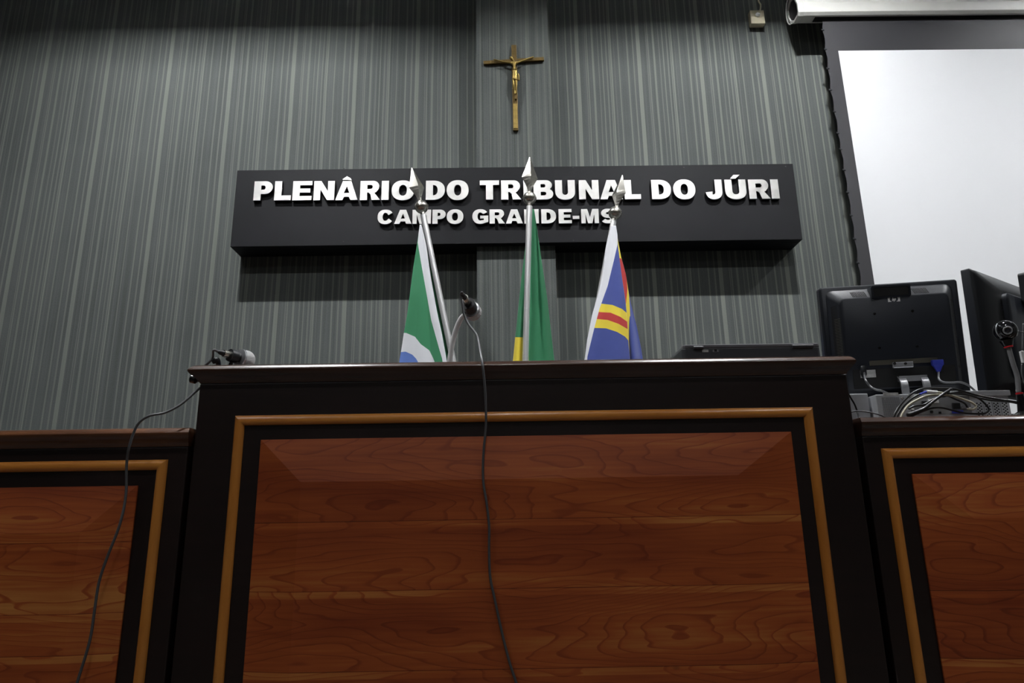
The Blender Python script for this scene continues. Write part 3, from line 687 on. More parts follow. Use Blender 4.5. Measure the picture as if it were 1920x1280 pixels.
# ------------------------------------------------------------------ benches
BY = 1.70
def ledge_prof(zt, th=.045, o=.024):
    return [(-.02, zt-th), (.0, zt-th), (.002, zt-.040), (.006, zt-.036), (.013, zt-.029), (o-.003, zt-.022), (o, zt-.016), (o-.0005, zt-.0132), (o-.0016, zt-.0112), (o-.0045, zt-.0080), (o-.0078, zt-.0049), (o-.0112, zt-.0022), (o-.0140, zt-.0007), (o-.018, zt), (-.02, zt)]
def bench(name, label, x0, x1, zt, depth, mo, pan, inn, zbot, lmat, wood, inner_depth=None, kl=1, kr=1):
    """mo: moulding outer (xl,xr,zt); pan: panel (xl,xr,zt); inn: raised field (xl,xr,zt)"""
    t = thing(name, label, 'bench', ((x0+x1)/2, BY, PLAT)); o = Vector(t.location)
    bm = bmesh.new(); box(bm, x0, x1, BY, BY+.04, PLAT+.001, zt-.046)
    box(bm, x0, x0+.03, BY+.04, BY+depth, PLAT+.001, zt-.046); box(bm, x1-.03, x1, BY+.04, BY+depth, PLAT+.001, zt-.046); shift(bm, o)
    link('carcass', bm, darkwood, t, bevel=.003)
    bm = bmesh.new(); rectloft(bm, x0, x1, BY, BY+(inner_depth or depth), ledge_prof(zt), 0, kl, kr); shift(bm, o); link('top', bm, lmat, t, smooth=True, autosmooth=50)
    if inner_depth:
        bm = bmesh.new(); box(bm, x0+.03, x1-.03, BY+.04, BY+depth, zt-.245, zt-.22); shift(bm, o); link('desktop', bm, darkwood, t)
    # half-round moulding, mitred
    mw = .0125; xl, xr, z1 = mo; z0 = zbot
    def strip(a, b, m):
        bm = bmesh.new(); A = Vector(a); B = Vector(b); d = (B-A).normalized(); n = Vector((d.z, 0, -d.x))  # n points inward for clockwise run
        lp = []
        for p, sgn in ((A, 1), (B, -1)):
            L = []
            for k in range(11):
                a_ = PI*k/10; off = mw-math.cos(a_)*mw; out = math.sin(a_)*mw*.85
                L.append(p+n*off+d*off*sgn+Vector((0, -out-.0005, 0)))
            lp.append(L)
        rings(bm, lp); shift(bm, o); link('moulding', bm, m, t, smooth=True, autosmooth=50)
    strip((xl, BY, z1), (xr, BY, z1), amber_h); strip((xr, BY, z1), (xr, BY, z0), amber_v)
    strip((xr, BY, z0), (xl, BY, z0), amber_h); strip((xl, BY, z0), (xl, BY, z1), amber_v)
    # raised and fielded panel
    bm = bmesh.new(); px0, px1, pz1 = pan; ix0, ix1, iz1 = inn; pz0 = zbot+(mo[2]-pan[2]); iz0 = pz0+(pz1-iz1)
    R_ = lambda x0, x1, z0, z1, y: [(x0, y, z0), (x1, y, z0), (x1, y, z1), (x0, y, z1)]
    rings(bm, [R_(px0, px1, pz0, pz1, BY-.0005), R_(px0, px1, pz0, pz1, BY-.005), R_(ix0, ix1, iz0, iz1, BY-.028)]); shift(bm, o)
    link('raised_panel', bm, wood, t)
    return t
mx0 = at(375, 716, BY).x; mx1 = at(1593, 740, BY).x
Z = lambda px, py, Y=BY: at(px, py, Y).z
X = lambda px, py, Y=BY: at(px, py, Y).x
ztm = (Z(360, 687, BY-.02)+Z(1600, 661, BY-.02))/2
zbot = PLAT+.14
av = lambda *a: sum(a)/len(a)
# seams measured on the raised field
IY = BY-.028
sm = [av(Z(500, 980, IY), Z(1400, 966, IY)), av(Z(500, 1112, IY), Z(1400, 1094, IY)), av(Z(500, 1264, IY), Z(1400, 1244, IY)), .62]
woodM = plank_wood('cherry planks of middle bench', sm, 4.0)
main = bench('judges_bench', 'tall middle bench with dark frame, honey moulding and full-width raised panel', mx0, mx1, ztm, .75,
      (av(X(440, 780), X(401, 1280)), av(X(1522, 762), X(1588, 1280)), av(Z(440, 780), Z(1522, 762))),
      (av(X(489, 826), X(458, 1280)), av(X(1483, 808), X(1535, 1280)), av(Z(489, 826), Z(1483, 808))),
      (X(563, 907, IY), X(1384, 887, IY), av(Z(563, 907, IY), Z(1384, 887, IY))), zbot, ledgewood, woodM, kr=.7)
sl = [Z(100, 1018, IY), Z(100, 1152, IY), Z(100, 1230, IY), .60]
woodL = plank_wood('cherry planks of left bench', sl, 9.0)
lx1 = av(X(353, 830), X(309, 1280)); ztl = av(Z(100, 803, BY-.02), Z(350, 801, BY-.02))
lw = 1.55
lm = av(X(313.7, 860), X(273.4, 1280)); lp_ = av(X(259.8, 911), X(216.8, 1280)); li = X(150, 997, IY)
lx0 = lx1-lw
bench('side_bench', 'lower left bench with reddish top edge, a black cable hanging over it', lx0, lx1, ztl, .75,
      (lx0+(lx1-lm), lm, Z(200, 863)), (lx0+(lx1-lp_), lp_, Z(150, 912)), (lx0+(lx1-li), li, Z(100, 999, IY)), zbot, sidewood, woodL, kr=.35)
sr = [Z(1800, 1108, IY), Z(1800, 1237, IY), .62]
woodR = plank_wood('cherry planks of right bench', sr, 15.0)
rx0 = .8*X(1617, 807)+.2*X(1672, 1280); ztr = av(Z(1640, 780, BY-.02), Z(1920, 777, BY-.02))
rx1 = rx0+lw; rm = av(X(1654, 839), X(1713, 1280)); rp_ = av(X(1711, 887), X(1767, 1280)); ri = X(1826, 971, IY)
bench('side_bench', 'lower right bench under the monitors, its top edge bearing tangled cables', rx0, rx1, ztr, .75,
      (rm, rx1-(rm-rx0), Z(1750, 839)), (rp_, rx1-(rp_-rx0), Z(1800, 887)), (ri, rx1-(ri-rx0), Z(1860, 971, IY)), zbot, ledgewood, woodR, inner_depth=.055, kl=.35)

# ------------------------------------------------------------------ laptop
lyf = BY+.03; la = at(1279, 656, lyf).x; lb = at(1538, 648, lyf).x; lzt = at(1500, 643, lyf).z; lzb = ztm+.004
lt = thing('laptop', 'closed dark grey laptop lying on the middle bench near its right end', 'laptop', ((la+lb)/2, lyf, ztm)); o = Vector(lt.location)
bm = bmesh.new(); h = lzt-ztm; w = (lb-la)/2
def slab(bm, x0, x1, y0, y1, z0, z1, r=.01, n=5):
    pts = []
    for cx, cy, a in ((x1-r, y1-r, 0), (x0+r, y1-r, 90), (x0+r, y0+r, 180), (x1-r, y0+r, 270)):
        for k in range(n+1): 
            q = math.radians(a+90*k/n); pts.append((cx+r*math.cos(q), cy+r*math.sin(q)))
    rings(bm, [[(x, y, z) for x, y in pts] for z in (z0, z1)])
slab(bm, -w, w, 0, .225, .003, h-.010); link('base', bm, laptopmat, lt, bevel=.002)
bm = bmesh.new(); slab(bm, -w+.004, w, .0, .223, h-.0095, h); link('lid', bm, laptop_trim, lt, bevel=.002)
for a, b in ((-w+.03, -w+.055), (w-.075, w-.02)):
    bm = bmesh.new(); lathe(bm, (a, -.001, h-.009), (1, 0, 0), [(0, .005), (b-a, .005)], 12); link('hinge', bm, laptopmat, lt, smooth=True, autosmooth=40)
def lx(px): return at(px, 657, lyf).x-o.x
for a, b, mm, nm in ((1316, 1328, labelmat, 'port'), (1336, 1347, silver, 'port')):
    bm = bmesh.new(); box(bm, lx(a), lx(b), -.0012, .002, h-.021, h-.0145); link(nm, bm, mm, lt)
bm = bmesh.new(); box(bm, lx(1339), lx(1344), -.0016, .0, h-.020, h-.0135); link('port', bm, vent, lt)
for sx in (-1, 1):
    for yy in (.02, .20): 
        bm = bmesh.new(); lathe(bm, (sx*(w-.03), yy, 0), (0, 0, 1), [(0, .007), (.003, .007)], 12); link('foot', bm, blackplastic, lt)

# ------------------------------------------------------------------ microphones
def mic(root, o, A, B, R_=.0255, ring=True):
    """A: cable end, B: centre of the grille ball"""
    A = Vector(A); B = Vector(B); d = (B-A).normalized(); L = (B-A).length
    bm = bmesh.new(); lathe(bm, A-o+d*.028, d, [(0, .0095), (.004, .0105), (L*.35, .0125), (L-.028-R_*.75, .0155)], 24); link('handle', bm, blackplastic, root, smooth=True, autosmooth=40)
    bm = bmesh.new(); lathe(bm, A-o+d*(L-R_*.78), d, [(0, R_*.80), (.002, R_*.98), (.006, R_*1.0), (.008, R_*.95)], 28); link('collar', bm, silver, root, smooth=True, autosmooth=40)
    bm = bmesh.new(); lathe(bm, B-o, d, [(-R_*.55, R_*.84)]+[(R_*math.sin(math.radians(a)), R_*math.cos(math.radians(a))) for a in range(-30, 70, 10)]+[(R_*.93, R_*.28), (R_*.94, 0.001)], 28); link('grille', bm, micgrille, root, smooth=True)
    bm = bmesh.new(); lathe(bm, A-o, d, [(0, .0095), (.026, .0098), (.0275, .009)], 20); link('connector', bm, nickel, root, smooth=True, autosmooth=40)
    bm = bmesh.new(); lathe(bm, A-o-d*.017, d, [(0, .0035), (.006, .006), (.0165, .0075)], 16); link('strain_relief', bm, blackplastic, root, smooth=True, autosmooth=40)
    return A-d*.017, d
# left one, lying at the end of the bench top
B = at(460, 674, BY+.10); A = at(419, 662, BY+.045)
mt = thing('microphone', 'handheld microphone with silver grille lying on the left end of the middle bench', 'microphone', ((A.x+B.x)/2, A.y, ztm)); mo = Vector(mt.location)
E1, d1 = mic(mt, mo, A, B)
hm = A.lerp(B, .42); lst = thing('low_microphone_stand', 'low black tabletop holder under the microphone on the left end of the middle bench', 'microphone stand', (hm.x-.01, hm.y+.01, ztm)); lo_ = Vector(lst.location)
bm = bmesh.new(); lathe(bm, (0, 0, .0005), (0, 0, 1), [(0, .035), (.004, .034), (.006, .012)], 24); link('base', bm, blackplastic, lst, smooth=True, autosmooth=40)
bm = bmesh.new(); lathe(bm, (0, 0, .0065), hm-lo_-Vector((0, 0, .0065)), [(0, .006), ((hm-lo_).length-.024, .005)], 12); link('stem', bm, blackplastic, lst)
bm = bmesh.new(); lathe(bm, hm-lo_-d1*.010, d1, [(0, .0150), (0, .0168), (.020, .0175), (.020, .0158)], 20); link('clip', bm, blackplastic, lst, smooth=True, autosmooth=40)
bm = bmesh.new(); q = at(408, 675, BY+.04)-lo_; tube(bm, [Vector((-.028, 0, .006)), q, q+Vector((-.012, 0, -.004))], .0065, 10); link('swivel_tail', bm, blackplastic, lst, smooth=True)
# the knob under the overhang
kp = at(366, 711, BY+.03)
kt = thing('cable_clamp', 'small black clamp knob on the left end of the middle bench, just under its top', 'clamp', (mx0-.001, BY+.03, kp.z)); ko = Vector(kt.location)
bm = bmesh.new(); lathe(bm, kp-ko+Vector((-.004, 0, 0)), (1, 0, -.25), [(-.009, .007), (-.006, .0105), (.006, .0105), (.010, .006)], 14); link('knob', bm, glossblack, kt, smooth=True, autosmooth=40)
bm = bmesh.new(); tube(bm, [kp-ko+Vector((.002, 0, 0)), Vector((-.004, 0, -.008)), Vector((-.0006, 0, -.010))], .004, 8); link('stem', bm, blackplastic, kt, smooth=True)
# its cable
P = [E1, E1-d1*.012, at(399, 670, BY+.040), at(392, 679, BY+.040)]
q = at(383, 684, BY+.03); P += [Vector((mx0-.020, BY+.05, ztm+.004)), Vector((mx0-.030, BY+.06, ztm-.012)), Vector((mx0-.008, BY+.05, ztm-.042))]
CYL = BY-.045
for x, y, Y in ((374, 728, BY+.02), (340, 757, BY-.01), (310, 773, BY-.03), (281, 779, CYL), (262, 791, CYL), (252, 808, CYL), (242, 838.6, CYL), (237.5, 870, CYL+.01), (236, 928, CYL+.01), (224.6, 983, CYL), (199, 1049.5, CYL), (185.5, 1092, CYL), (178, 1139, CYL), (168, 1202, CYL), (144.5, 1280, CYL), (128, 1340, CYL), (122, 1450, CYL)):
    P.append(at(x, y, Y))
e = P[-1]; P += [Vector((e.x-.01, BY-.05, PLAT+.10)), Vector((e.x-.06, BY-.10, PLAT+.006)), Vector((e.x-.25, BY-.2, PLAT+.005))]
bm = bmesh.new(); tube(bm, P, .0031, 10); tag(link('microphone_cable', bm, cablegrey, smooth=True), 'black cable sagging from the left microphone down the front of the left bench', 'cable')
# middle one, on a chrome bent stand
A = at(871, 557, 1.79); B = at(886.5, 585, 1.875)
mt = thing('microphone', 'handheld microphone held up on the bent chrome stand between the left and middle flags', 'microphone', (A+B)/2); mo = Vector(mt.location)
E2, d2 = mic(mt, mo, A, B)
C0 = at(876, 590, 1.868); bx = at(843, 672, 1.88)
stt = thing('microphone_stand', 'bent chrome microphone stand rising from the middle bench top', 'microphone stand', (bx.x, 1.88, ztm)); sto = Vector(stt.location)
bm = bmesh.new(); tube(bm, [Vector((-.004, 0, .012)), Vector((0, 0, .045)), at(849, 640, 1.88)-sto, at(856, 615, 1.878)-sto, at(864, 598, 1.874)-sto, at(873, 588.5, 1.870)-sto], .0075, 14); link('gooseneck', bm, standmetal, stt, smooth=True)
bm = bmesh.new(); lathe(bm, (0, 0, 0), (0, 0, 1), [(0, .06), (.006, .06), (.012, .05), (.016, .012), (.022, .009)], 28); link('base', bm, blackplastic, stt, smooth=True, autosmooth=40)
mid = A.lerp(B, .55)
bm = bmesh.new(); lathe(bm, mid-sto-d2*.014, d2, [(0, .0165), (.0, .0185), (.028, .0195), (.028, .0172)], 20); link('clip', bm, blackplastic, stt, smooth=True, autosmooth=40)
bm = bmesh.new(); e0 = at(874, 588, 1.869); lathe(bm, e0-sto, (mid-e0), [(-.004, .006), (0, .009), ((mid-e0).length-.018, .008)], 12); link('clip_joint', bm, glossblack, stt, smooth=True, autosmooth=40)
P = [E2, E2-d2*.010]; CF = BY-.032
for x, y, Y in ((864, 553, 1.775), (867, 572, 1.775), (869.5, 588, 1.775), (878, 607, 1.77), (892, 625, 1.75), (897, 640, 1.735), (901, 662, 1.69), (904.5, 682, 1.665), (908, 712, 1.664), (910.5, 750, CF), (911, 800, CF), (906.5, 850, CF), (906, 900, CF), (912, 940, CF-.006), (917, 985, CF-.006), (917, 1030, CF-.006), (919, 1080, CF-.006), (927, 1120, CF-.006), (940, 1180, CF-.006), (955, 1240, CF-.006), (971, 1290, CF-.006), (985, 1350, CF)):
    P.append(at(x, y, Y))
e = P[-1]; P += [Vector((e.x+.02, BY-.05, PLAT+.12)), Vector((e.x+.05, BY-.10, PLAT+.006)), Vector((e.x+.2, BY-.18, PLAT+.005))]
bm = bmesh.new(); tube(bm, P, .0031, 10); tag(link('microphone_cable', bm, cablegrey, smooth=True), 'grey cable looping from the upright microphone down the front of the middle bench', 'cable')

# ------------------------------------------------------------------ computer case lying on its side
PCY = BY+.085
ca = at(1644, 757, PCY).x; cb = at(1893, 757, PCY).x; pzt = at(1750, 738, PCY).z; dz = ztr-.22
pc = thing('computer_case', 'grey desktop computer lying on its side behind the tangled cables on the right bench', 'computer', ((ca+cb)/2, PCY, dz)); o = Vector(pc.location)
bm = bmesh.new(); box(bm, ca, cb, PCY, PCY+.40, dz+.0005, pzt); shift(bm, o); link('shell', bm, greymetal, pc, bevel=.0015)
def pl(px, py): 
    p = at(px, py, PCY); return p.x-o.x, p.z-o.z
def rect(bm, a, b, d0, d1, Y=0):
    x0, z1 = a; x1, z0 = b; box(bm, x0, x1, -d1, -d0, z0, z1)
ZC = lambda x, y: (1580+x/5.647, 660+y/5.647)
# fan grille of the power supply
g0 = pl(*ZC(405, 480)); g1 = pl(*ZC(620, 640)); gz1 = g0[1]; gx0 = g0[0]; gx1 = g1[0]
bm = bmesh.new(); box(bm, gx0, gx1, -.0010, -.0002, gz1-.10, gz1); link('power_supply_backing', bm, vent, pc)
bm = bmesh.new(); nn = 15
for i in range(nn+1):
    x = gx0+(gx1-gx0)*i/nn; box(bm, x-.0006, x+.0006, -.0022, -.0011, gz1-.10, gz1)
for i in range(30):
    z = gz1-.10*i/29; box(bm, gx0, gx1, -.0026, -.0014, z-.0006, z+.0006)
link('fan_grille', bm, greymetal, pc)
lbm = bmesh.new(); rect(lbm, pl(*ZC(425, 430)), pl(*ZC(590, 460)), .0003, .0012); link('label_sticker', lbm, labelmat, pc)
for (x, y) in ((440, 490), (628, 488)):
    p = pl(*ZC(x, y)); bm = bmesh.new(); lathe(bm, (p[0], -.0002, p[1]), (0, -1, 0), [(0, .0035), (.001, .0035), (.0018, .002)], 12); link('screw', bm, chrome, pc, smooth=True, autosmooth=30)
# slotted covers on the right
for x in (1400, 1490, 1580, 1670):
    a = pl(*ZC(x, 560)); b = pl(*ZC(x+70, 560)); zt_ = pl(*ZC(x, 520))[1]
    bm = bmesh.new(); box(bm, a[0], b[0], -.003, -.0002, zt_-.12, zt_, 0); 
    for r in range(14):
        for c_ in range(3):
            xx = a[0]+(b[0]-a[0])*(.22+.28*c_); zz = zt_-.006-.008*r-(.004 if c_ % 2 else 0)
            lathe(bm, (xx, -.0031, zz), (0, -1, 0), [(0, .0022), (.0004, .0022)], 6, mi=1)
    link('slot_cover', bm, [greymetal, vent], pc)
bm = bmesh.new(); rect(bm, pl(*ZC(1130, 415)), pl(*ZC(1765, 460)), .0003, .006); link('folded_rim', bm, greymetal, pc, bevel=.001)
bm = bmesh.new(); rect(bm, pl(*ZC(700, 470)), pl(*ZC(1370, 650)), .0002, .001); link('connector_shield', bm, silver, pc)
for (x, y, w_, h_, m_) in ((830, 520, 60, 40, vent), (920, 620, 30, 24, vent), (1010, 630, 26, 22, vent), (900, 500, 110, 40, whitepl), (1150, 540, 90, 60, vent), (1150, 620, 120, 30, bluepl), (720, 600, 30, 14, whitepl), (1250, 570, 90, 30, silver)):
    bm = bmesh.new(); rect(bm, pl(*ZC(x, y)), pl(*ZC(x+w_, y+h_)), .0011, .005); link('socket', bm, m_, pc, bevel=.0006)
# grey box added for an unidentified pale patch, mostly hidden
P0 = at(1589, 738, PCY+.03); P1 = at(1636, 738, PCY+.03); x0_ = max(rx0+.0315, P0.x)
t = thing('computer_case', 'light grey box added in the gap between middle bench and the lying computer', 'computer', ((x0_+P1.x)/2, PCY+.03, dz)); o = Vector(t.location)
bm = bmesh.new(); P1.x = ca-.004; box(bm, x0_-o.x, P1.x-o.x, 0, .36, .0005, P0.z-dz); link('shell', bm, greymetal, t, bevel=.002)

# ------------------------------------------------------------------ monitor seen from behind
def proj(p):
    v = p-CAM; d = v.dot(fw); return 960+F*v.dot(rt)/d, 640-F*v.dot(up)/d
def lean(top, uu, bx, by):
    best = None
    for k in range(-100, 260):
        th = math.radians(k*.1); vv = Matrix.Rotation(th, 3, uu) @ Vector((0, 0, 1))
        h = .1
        lo, hi = .05, .8
        for _ in range(40):
            h = (lo+hi)/2
            if proj(top-vv*h)[1] < by: lo = h
            else: hi = h
        e = abs(proj(top-vv*h)[0]-bx)
        if best is None or e < best[0]: best = (e, th, h)
    return best[1], best[2]
Y1 = 1.93
TL = at(1534, 540, Y1+.02); TR = at(1793, 523.5, Y1-.02)
wv_ = (TR-TL); yawm = math.atan2(wv_.y, wv_.x)
tilt = math.radians(9)
MW = wv_.length
ctr = (TL+TR)/2
m1 = thing('monitor', 'black squarish monitor seen from behind, standing on the lying computer', 'monitor', (ctr.x, ctr.y+.05, pzt)); o = Vector(m1.location)
# local panel frame: u right, v up, w towards viewer
uu = wv_.normalized(); nn_ = Vector((0, 0, 1)).cross(uu).normalized()   # points away from viewer
tilt, MH = lean(TR, uu, 1821, 743)
print('M1 tilt', math.degrees(tilt), MH, MW)
vv = (Matrix.Rotation(tilt, 3, uu) @ Vector((0, 0, 1))).normalized()
ww = uu.cross(vv).normalized()
if ww.y > 0: ww = -ww
org = TL-vv*MH
def mp(a, b, c): return org+uu*a+vv*b+ww*c-o      # a right, b up from the bottom, c towards the viewer
def rr(x0, x1, y0, y1, r, c, n=5):
    pts = []
    for cx, cy, a in ((x1-r, y1-r, 0), (x0+r, y1-r, 90), (x0+r, y0+r, 180), (x1-r, y0+r, 270)):
        for k in range(n+1):
            q = math.radians(a+90*k/n); pts.append(mp(cx+r*math.cos(q), cy+r*math.sin(q), c))
    return pts
bm = bmesh.new()
rings(bm, [rr(0, MW, 0, MH, .008, -.018), rr(0, MW, 0, MH, .008, 0), rr(.004, MW-.004, .004, MH-.004, .008, .003)]); link('bezel', bm, shellplastic, m1, smooth=True, autosmooth=40)
# screen side
bm = bmesh.new(); rings(bm, [rr(.012, MW-.012, .02, MH-.012, .002, -.0182), rr(.012, MW-.012, .02, MH-.012, .002, -.0188)]); link('display', bm, glossblack, m1)
bw, bt = .046, .042
bm = bmesh.new()
ix0, ix1, iy0, iy1 = bw, MW-bw, .085, MH-bt-.004
rings(bm, [rr(.018, MW-.018, .012, MH-.012, .02, .0031), rr(.022, MW-.022, .014, MH-.016, .02, .007), rr(ix0-.004, ix1+.004, .030, iy1+.004, .018, .030), rr(ix0, ix1, .034, iy1, .016, .0325)])
shell = link('back_shell', bm, shellplastic, m1, smooth=True, autosmooth=40)
# lower service recess, dark
bm = bmesh.new(); rings(bm, [[mp(x, y, .0326) for x, y in ((ix0+.016, .036), (ix1-.006, .036), (ix1-.006, .092), (ix0+.016, .092))], [mp(x, y, .0338) for x, y in ((ix0+.016, .036), (ix1-.006, .036), (ix1-.006, .092), (ix0+.016, .092))]])
link('connector_recess', bm, vent, m1)
# handle slot
hx0, hx1 = MW*.345, MW*.625; hz0, hz1 = MH-.049, MH-.011
bm = bmesh.new()
def framebox(bm, x0, x1, y0, y1, c0, c1, mi=0):
    rings(bm, [[mp(x, y, c0) for x, y in ((x0, y0), (x1, y0), (x1, y1), (x0, y1))], [mp(x, y, c1) for x, y in ((x0, y0), (x1, y0), (x1, y1), (x0, y1))]], mi=mi)
rings(bm, [rr(hx0, hx1, hz0, hz1, .007, .008), rr(hx0, hx1, hz0, hz1, .007, .0355), rr(hx0+.006, hx1-.006, hz0+.005, hz1-.006, .005, .0360), rr(hx0+.007, hx1-.007, hz0+.006, hz1-.007, .005, .012)], cap1=False)
link('handle_rim', bm, shellplastic, m1, smooth=True, autosmooth=40)
bm = bmesh.new(); rings(bm, [rr(hx0+.0065, hx1-.0065, hz0+.0055, hz1-.0065, .004, .0345), rr(hx0+.0065, hx1-.0065, hz0+.0055, hz1-.0065, .004, .0350)]); link('handle_slot', bm, vent, m1)
# vent slots: on the sloping top and on both sloping sides
def slope(x, y):
    """height of the shell surface"""
    dx = min(x-.022, MW-.022-x); dy = MH-.016-y
    k = min(dx/(ix0-.004-.022), dy/(MH-.020-iy1), 1)
    return .007+max(0, k)*.023
for g in (hx0-.052, hx1+.012):
    bm = bmesh.new()
    for k in range(9):
        x = g+.0047*k
        a = [(x, MH-.022), (x+.0022, MH-.022), (x+.0042, MH-.040), (x+.002, MH-.040)]
        rings(bm, [[mp(p, q, slope(p, q)-.001) for p, q in a], [mp(p, q, slope(p, q)+.0015) for p, q in a]])
    link('top_vents', bm, vent, m1)
for sx in (0, 1):
    bm = bmesh.new()
    for k in range(44):
        y = MH-.065-.0046*k
        if y < .07: break
        if not sx and k > 8:
            a = [(.031, y+.0031), (.0425, y+.0040), (.0425, y+.0047), (.031, y+.0038)]
            rings(bm, [[mp(p, q, slope(p, q)-.001) for p, q in a], [mp(p, q, slope(p, q)+.0017) for p, q in a]], mi=1)
        xa, xb = .026, .044
        a = [(xa, y), (xb, y+.0015), (xb, y+.0037), (xa, y+.0022)]
        if sx: a = [(MW-p, q) for p, q in a]
        rings(bm, [[mp(p, q, slope(p, q)-.001) for p, q in a], [mp(p, q, slope(p, q)+.0016) for p, q in a]], mi=0)
    link('side_vents', bm, [vent, ventmetal], m1)
# mount screws
for (px, py) in ((1640, 588), (1711, 583), (1649, 652), (1720, 649)):
    ra = at(px, py, 1); d = ra-CAM; k = ((org+ww*.033)-CAM).dot(ww)/d.dot(ww); P = CAM+d*k-o
    bm = bmesh.new(); lathe(bm, P, ww, [(-.001, .004), (.001, .0038), (.0018, .0025)], 12); link('mount_screw', bm, nickel if 0 else glossblack, m1, smooth=True, autosmooth=40)
def onpanel(px, py, c):
    ra = at(px, py, 1); d = ra-CAM; k = ((org+ww*c)-CAM).dot(ww)/d.dot(ww); return CAM+d*k-o
def uvp(px, py, c=.033):
    P = onpanel(px, py, c)+o-org; return P.dot(uu), P.dot(vv)
# maker's mark: white block broken by a dark disc holding two small letters
lx0_, ly1_ = uvp(1660.5, 560); lx1_, ly0_ = uvp(1684.5, 568)
lcx, lcy = (lx0_+lx1_)/2, (ly0_+ly1_)/2+.001; lh = (ly1_-ly0_)/2+.0005
bm = bmesh.new(); rd = lh*1.15; N_ = 16
for sgn in (-1, 1):
    xe = lcx+sgn*(lx1_-lx0_)/2
    pts = [(xe, lcy+lh), (xe, lcy-lh)] + [(lcx+sgn*rd*1.35*math.cos(math.radians(a)), lcy+rd*math.sin(math.radians(a))) for a in range(-58, 60, 8)]
    rings(bm, [[mp(x, y, .0324) for x, y in pts], [mp(x, y, .0331) for x, y in pts]])
def stroke(x0, y0, x1, y1, w):
    d = Vector((x1-x0, y1-y0)).normalized(); n = Vector((-d.y, d.x))*w
    pts = [(x0+n.x, y0+n.y), (x0-n.x, y0-n.y), (x1-n.x, y1-n.y), (x1+n.x, y1+n.y)]
    rings(bm, [[mp(x, y, .0324) for x, y in pts], [mp(x, y, .0331) for x, y in pts]])
u_ = lh*.42; sw = lh*.13
X0 = lcx-u_*1.5; stroke(X0, lcy-u_*1.5, X0+u_*.9, lcy+u_*2.0, sw); stroke(X0+u_*.5, lcy+u_*.3, X0+u_*1.15, lcy+u_*.3, sw); stroke(X0+u_*1.15, lcy+u_*.35, X0+u_*.75, lcy-u_*1.3, sw)
X1 = lcx+u_*.35; stroke(X1-u_*.5, lcy-u_*2.2, X1+u_*.3, lcy+u_*.6, sw); stroke(X1+u_*.3, lcy+u_*.5, X1+u_*1.1, lcy+u_*.5, sw); stroke(X1+u_*1.1, lcy+u_*.5, X1+u_*.75, lcy-u_*1.0, sw); stroke(X1-u_*.1, lcy-u_*1.0, X1+u_*.75, lcy-u_*1.0, sw)
link('logo', bm, whitepl, m1)
bm = bmesh.new(); ZM = lambda x, y: (1580+x/5.647, 660+y/5.647)
a = uvp(*ZM(175, 200)); b = uvp(*ZM(348, 275)); framebox(bm, a[0], b[0], b[1], a[1], .0339, .0345); link('rating_label', bm, labelmat, m1)
bm = bmesh.new(); a = uvp(*ZM(270, 102)); b = uvp(*ZM(1000, 128)); framebox(bm, a[0], b[0], b[1], a[1], .0339, .0345); link('recess_lip', bm, mat('dull olive metal', (.06, .055, .04), .6), m1)
# hinge bracket and the two-pronged silver neck
bm = bmesh.new(); a = uvp(*ZM(505, 125)); b = uvp(*ZM(728, 180)); framebox(bm, a[0], b[0], b[1], a[1], .0339, .045)
link('hinge_bracket', bm, silver, m1, bevel=.002)
neck = bmesh.new()
a = uvp(*ZM(500, 185)); b = uvp(*ZM(880, 265)); 
nc = [uvp(*ZM(605, 300))[0], uvp(*ZM(835, 300))[0]]
for xc in nc:
    hwid = .0095; prof = [(.078, .036), (.070, .049), (.058, .0575), (.040, .061), (.026, .060)]
    lp = []
    for (y, c) in prof: lp.append([mp(xc-hwid, y-.012, c), mp(xc+hwid, y-.012, c), mp(xc+hwid, y-.010, c-.006), mp(xc-hwid, y-.010, c-.006)])
    rings(neck, lp)
framebox(neck, nc[0]-.0085, nc[1]+.0085, .050, .066, .036, .048)
link('neck', neck, silver, m1, smooth=True, autosmooth=50)
for k, x in enumerate((550, 665)):
    P = onpanel(*ZM(x, 120), .0455); bm = bmesh.new(); lathe(bm, P, ww, [(-.001, .004), (.0015, .004)], 12); link('bracket_bolt', bm, vent, m1)
bm = bmesh.new()
pb = mp((nc[0]+nc[1])/2, 0, .03)
box(bm, pb.x-.085, pb.x+.085, pb.y-.04, pb.y+.13, .0005, .012); box(bm, pb.x-.03, pb.x+.03, pb.y-.01, pb.y+.02, .012, max(.02, mp(0, .03, 0).z)); link('foot', bm, blackplastic, m1, bevel=.004)
